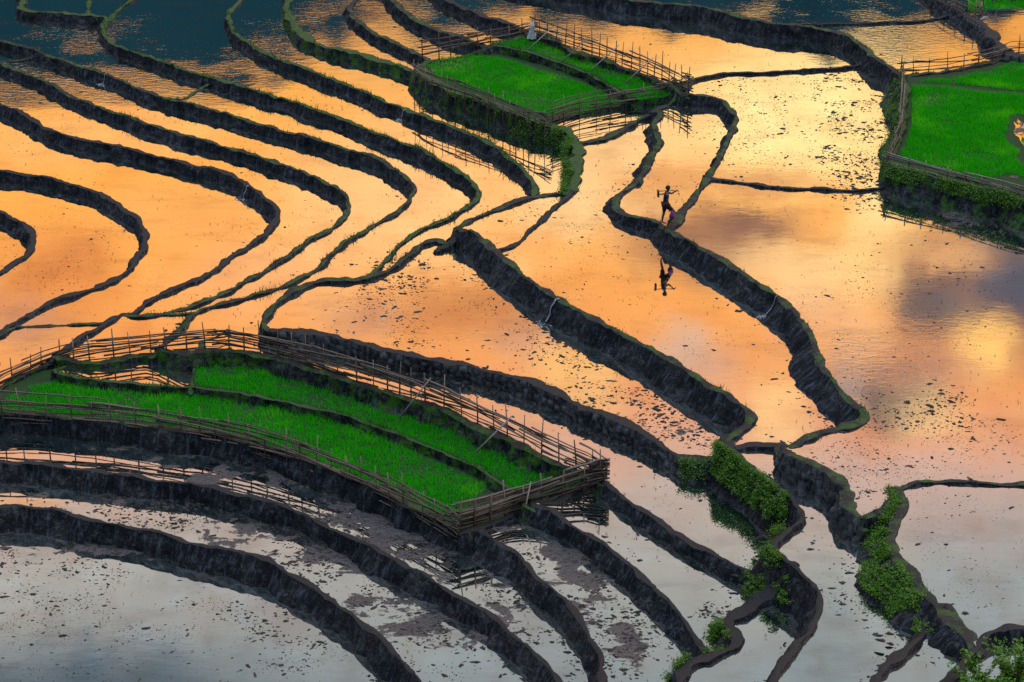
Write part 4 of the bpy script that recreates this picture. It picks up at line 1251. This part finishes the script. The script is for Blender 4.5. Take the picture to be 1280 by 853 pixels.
# boulder below the right hand seedbed
x, y, z = at(1222, 262, Z['R'])
vs, fs = [], []
for j in range(10):
    ph = math.pi * j / 9
    for i in range(14):
        a = 2 * math.pi * i / 14
        q = Vector((math.sin(ph) * math.cos(a), math.sin(ph) * math.sin(a), math.cos(ph)))
        k = 1 + float(fbm(np.array([[q.x * 1.7 + 4, q.y * 1.7, q.z * 1.7]]), 3, 4)[0]) * .7
        vs.append((x + q.x * .27 * k, y + .15 + q.y * .25 * k, z + .18 + q.z * .38 * k))
for j in range(9):
    for i in range(14):
        fs.append((j * 14 + i, j * 14 + 14 + i, j * 14 + 14 + (i + 1) % 14, j * 14 + (i + 1) % 14))
tag(mesh_obj('boulder', vs, fs, M_ROCK), 'rounded dark boulder at the foot of the bank below the right hand seedbed', 'rock')

# ------------------------------------------------------------------ trickles of water over the walls
M_FOAM, nt, out = new_mat('falling_water')
principled(nt, out, nt.mix(nt.noise(geo_pos(nt), 14, 4), (.05, .065, .08), (.34, .37, .40)), .15, nt.bump(nt.noise(geo_pos(nt), 18, 3), .6, .05), spec=.8)
def trickle(key, px, label, width=.06, splash=.2):
    d = DK[key]; g = d['grid']; side = d['tall']
    gx, gy = to_px(g[NS + 1][:, 0], g[NS + 1][:, 1], g[NS + 1][:, 2])
    i = int(np.argmin(np.hypot(gx - px[0], gy - px[1])))
    rows = ([NS + 1] + [NS - q for q in range(NS + 1)]) if side == 0 else ([NS + 1] + [NS + 2 + q for q in range(NS + 1)])
    nn = d['nr'][i] * (1 if side == 0 else -1); tt = np.array([-nn[1], nn[0]])
    low = (d['zl'] if side == 0 else d['zr'])[i]
    r = np.random.default_rng(int(px[0]))
    vs = []
    for q, row in enumerate(rows):
        c = g[row, i].copy()
        if c[2] < low - .05: break
        wd = width * (.7 + .5 * q / len(rows)) * r.uniform(.7, 1.2)
        for k in (-1, 0, 1):
            vs.append((c[0] + tt[0] * wd * k * .5 + nn[0] * (.05 + .02 * (k == 0)), c[1] + tt[1] * wd * k * .5 + nn[1] * (.05 + .02 * (k == 0)), c[2] + .035))
    m = len(vs) // 3
    fs = []
    for q in range(m - 1):
        for k in range(2):
            fs.append((q * 3 + k, q * 3 + k + 1, q * 3 + 4 + k, q * 3 + 3 + k))
    c = np.array(vs[-2]); 
    b = len(vs)
    root = thing('water_trickle', label, 'waterfall', (float(c[0]), float(c[1]), float(low)), 'water trickling over terrace walls')
    mesh_obj('stream', vs, fs, M_FOAM, root)
    pts = np.column_stack([c[0] + nn[0] * .1 + r.normal(0, splash * .5, 40), c[1] + nn[1] * .1 + r.normal(0, splash * .5, 40), np.full(40, low + .006)])
    v, f = clods(pts, np.abs(r.normal(.01, .012, 40)) + .006, 4)
    mesh_obj('splash', v, f, M_FOAM, root, smooth=False, kind='stuff')
trickle('N1', (510, 137), 'small white trickle over the wall nearest below the square seedbed')
trickle('N5', (313, 233), 'white trickle near the bend of the thick bare wall at left', .07, .25)
trickle('B', (703, 374), 'white trickle halfway down the tall central wall', .08, .3)
trickle('N3', (134, 97), 'faint trickle over the upper left wall below the teal pools', .05)
trickle('C', (972, 372), 'thin trickle over the winding wall right of the walking person', .05)

# spout arching from the stony mound in the far right corner
x, y, z = at(1232, 24, Z['E8'])
root = thing('water_spout', 'grey spout of water arching out of the stony mound in the far right corner', 'waterfall', (x, y, Z['E5']))
path = [(x + .15, y + .1, z + .05), (x - .05, y, z + .10), (x - .25, y - .1, z), (x - .36, y - .15, z - .2), (x - .4, y - .18, Z['E5'] - .05)]
v, f = tube(path, [.03, .035, .04, .05, .07], 8)
mesh_obj('stream', v, f, M_FOAM, root)

# ------------------------------------------------------------------ sky, sun
SUN_AZ, SUN_EL = 76.0, 26.0        # azimuth clockwise from the viewing direction
wd = bpy.data.worlds.new('World')
scene.world = wd
wd.use_nodes = True
nt = NT(wd.node_tree); nt.n.clear()
wout = nt.new('ShaderNodeOutputWorld')
dirv = nt.new('ShaderNodeTexCoord').outputs['Generated']
sep = nt.new('ShaderNodeSeparateXYZ'); nt.l.new(dirv, sep.inputs[0])
el = nt.math('MULTIPLY', nt.math('ARCSINE', sep.outputs[2]), 57.2958)
az = nt.math('MULTIPLY', nt.math('ARCTAN2', sep.outputs[0], sep.outputs[1]), 57.2958)
comb = nt.new('ShaderNodeCombineXYZ')
nt.put(comb.inputs[0], az); nt.put(comb.inputs[1], nt.math('MULTIPLY', el, 1.0)); nt.put(comb.inputs[2], 0.0)
cl = comb.outputs[0]
wu = nt.math('MULTIPLY', nt.math('SUBTRACT', nt.noise(cl, .55, 5, .6), .5), 1.7)
wv = nt.math('MULTIPLY', nt.math('SUBTRACT', nt.noise(nt.mapv(cl, (1, 1, 1), (0, 0, 1.3)), .55, 5, .6), .5), 1.7)
u = nt.math('ADD', az, wu); v_ = nt.math('ADD', el, wv)
def P_el(y): return PITCH + math.degrees(math.atan((y - 426.5) / FPX))
stops = [(0, (.35, .13, .04)), (14, (.70, .27, .07)), (17.5, (1.02, .42, .07)), (20, (1.18, .50, .085)), (23, (1.20, .48, .095)), (25.5, (1.08, .42, .125)), (27.3, (.88, .45, .28)), (28.6, (.62, .465, .385)), (30.5, (.47, .455, .41)), (33.5, (.31, .345, .35)), (40, (.30, .37, .48)), (52, (1.1, 1.3, 1.65)), (66, (2.1, 2.45, 3.0)), (90, (2.1, 2.45, 3.0))]
base = nt.ramp(nt.math('DIVIDE', v_, 90.0, clamp=True), [(a / 90, c) for a, c in stops])
def blob(col, px, py, sx, sy, c, amt):
    u0 = math.degrees(math.atan((px - 640) / FPX / math.cos(R(P_el(py))))); v0 = P_el(py)
    su, sv = math.degrees(sx / FPX), math.degrees(sy / FPX)
    a = nt.math('POWER', nt.math('DIVIDE', nt.math('SUBTRACT', u, u0), su), 2.0)
    b = nt.math('POWER', nt.math('DIVIDE', nt.math('SUBTRACT', v_, v0), sv), 2.0)
    f = nt.math('MULTIPLY', nt.math('EXPONENT', nt.math('MULTIPLY', nt.math('POWER', nt.math('ADD', a, b), 1.6), -1.0)), amt)
    return nt.mix(f, col, c)
c = base
for bl in ((1000, 140, 170, 90, (1.35, 1.02, .42), .95), (760, 190, 130, 110, (1.2, .78, .36), .7), (560, 60, 200, 60, (.95, .52, .18), .5),
           (820, 225, 60, 22, (.95, .38, .10), .7), (930, 218, 110, 16, (.85, .36, .12), .7), (890, 300, 120, 50, (.38, .17, .095), .9), (1020, 330, 120, 50, (1.25, .78, .33), .8), (1100, 285, 60, 60, (1.25, .86, .33), .5),
           (1175, 330, 60, 70, (.34, .19, .14), .8), (1285, 325, 95, 90, (.09, .10, .14), .97), (1165, 325, 40, 40, (.24, .14, .11), .7), (1165, 368, 64, 36, (.15, .12, .12), .88), (1232, 408, 42, 44, (1.35, .74, .20), .92), (1122, 470, 58, 40, (.09, .08, .09), .95), (1160, 490, 50, 26, (1.2, .78, .34), .55), (1060, 470, 36, 26, (.30, .29, .29), .8),
           (970, 500, 55, 60, (1.25, .72, .28), .8), (1190, 300, 60, 16, (1.1, .55, .2), .7), (1100, 240, 40, 50, (1.3, .9, .38), .6), (1010, 390, 60, 40, (.95, .50, .25), .6), (1150, 440, 100, 26, (.62, .30, .19), .75), (1075, 410, 50, 30, (1.1, .62, .3), .6), (940, 268, 60, 20, (.26, .13, .10), .8), (500, 250, 170, 110, (1.28, .72, .30), .75), (330, 340, 120, 50, (1.15, .56, .24), .6), (120, 150, 200, 40, (1.2, .58, .20), .5), (30, 375, 60, 30, (.55, .30, .20), .6), (90, 300, 60, 26, (.85, .32, .09), .6), (230, 250, 110, 40, (1.15, .52, .14), .6), (660, 420, 60, 26, (.62, .42, .33), .5), (700, 250, 60, 40, (1.25, .86, .40), .5), (1180, 230, 60, 20, (1.2, .75, .3), .5), (1000, 585, 90, 30, (.80, .50, .38), .5), (860, 440, 60, 40, (.66, .58, .50), .55), (720, 470, 60, 50, (1.2, .72, .24), .6), (590, 390, 140, 36, (.70, .25, .08), .75), (450, 390, 60, 30, (.55, .34, .26), .4), (600, 330, 120, 24, (1.1, .62, .24), .5),
           (60, 330, 110, 70, (.92, .30, .07), .7), (20, 360, 40, 40, (.7, .34, .2), .5), (1180, 590, 160, 50, (.66, .46, .40), .5), (30, 590, 60, 20, (1.1, .55, .2), .5), (1230, 720, 120, 120, (.30, .36, .38), .5), (80, 840, 260, 70, (.085, .125, .165), .9), (300, 740, 200, 40, (.42, .37, .36), .4), (1030, 800, 60, 90, (.24, .31, .33), .5)):
    c = blob(c, *bl)
fine = nt.noise(nt.mapv(cl, (1, 2.2, 1)), .35, 6, .55)
c = nt.mix(nt.math('MULTIPLY', nt.step(fine, .5, .75), .5), c, nt.mix(1.0, c, (.72, .56, .55), 'MULTIPLY'))
fine2 = nt.noise(nt.mapv(cl, (.8, 1.6, 1), (0, 0, .5)), .8, 7, .6, .6)
c = nt.mix(nt.math('MULTIPLY', nt.step(fine2, .52, .72), .45), c, nt.mix(1.0, c, (1.18, 1.42, 1.6), 'MULTIPLY'))
c = nt.mix(nt.math('MULTIPLY', nt.step(fine2, .46, .28), .5), c, nt.mix(1.0, c, (.86, .66, .52), 'MULTIPLY'))
# the side of the sky behind the viewer is clear and dim
bk = nt.step(nt.math('ABSOLUTE', az), 35, 110)
low = nt.math('SUBTRACT', 1.0, nt.step(el, 35, 70))
c = nt.mix(nt.math('MULTIPLY', bk, low), c, (.16, .22, .32))
skyt = nt.new('ShaderNodeTexSky', sky_type='NISHITA')
skyt.sun_disc = False; skyt.sun_elevation = R(SUN_EL); skyt.sun_rotation = R(SUN_AZ)
c = nt.mix(.002, c, skyt.outputs[0], 'ADD')
bg = nt.new('ShaderNodeBackground'); nt.l.new(c, bg.inputs[0]); bg.inputs[1].default_value = 1.1
nt.l.new(bg.outputs[0], wout.inputs[0])

sd = bpy.data.lights.new('sun', 'SUN'); sd.energy = 2.0; sd.angle = R(45); sd.color = (1.0, .72, .5)
so = bpy.data.objects.new('sun', sd); COL.objects.link(so)
dv = Vector((math.sin(R(SUN_AZ)) * math.cos(R(SUN_EL)), math.cos(R(SUN_AZ)) * math.cos(R(SUN_EL)), math.sin(R(SUN_EL))))
so.rotation_euler = dv.to_track_quat('Z', 'Y').to_euler()
so.location = (30, 160, 80)

scene.view_settings.view_transform = 'Standard'
scene.view_settings.look = 'None'
scene.view_settings.exposure = 0
scene.view_settings.gamma = 1
scene.render.engine = 'CYCLES'
scene.cycles.use_denoising = False
scene.cycles.max_bounces = 5
scene.cycles.diffuse_bounces = 2
scene.cycles.glossy_bounces = 3
scene.cycles.caustics_reflective = False
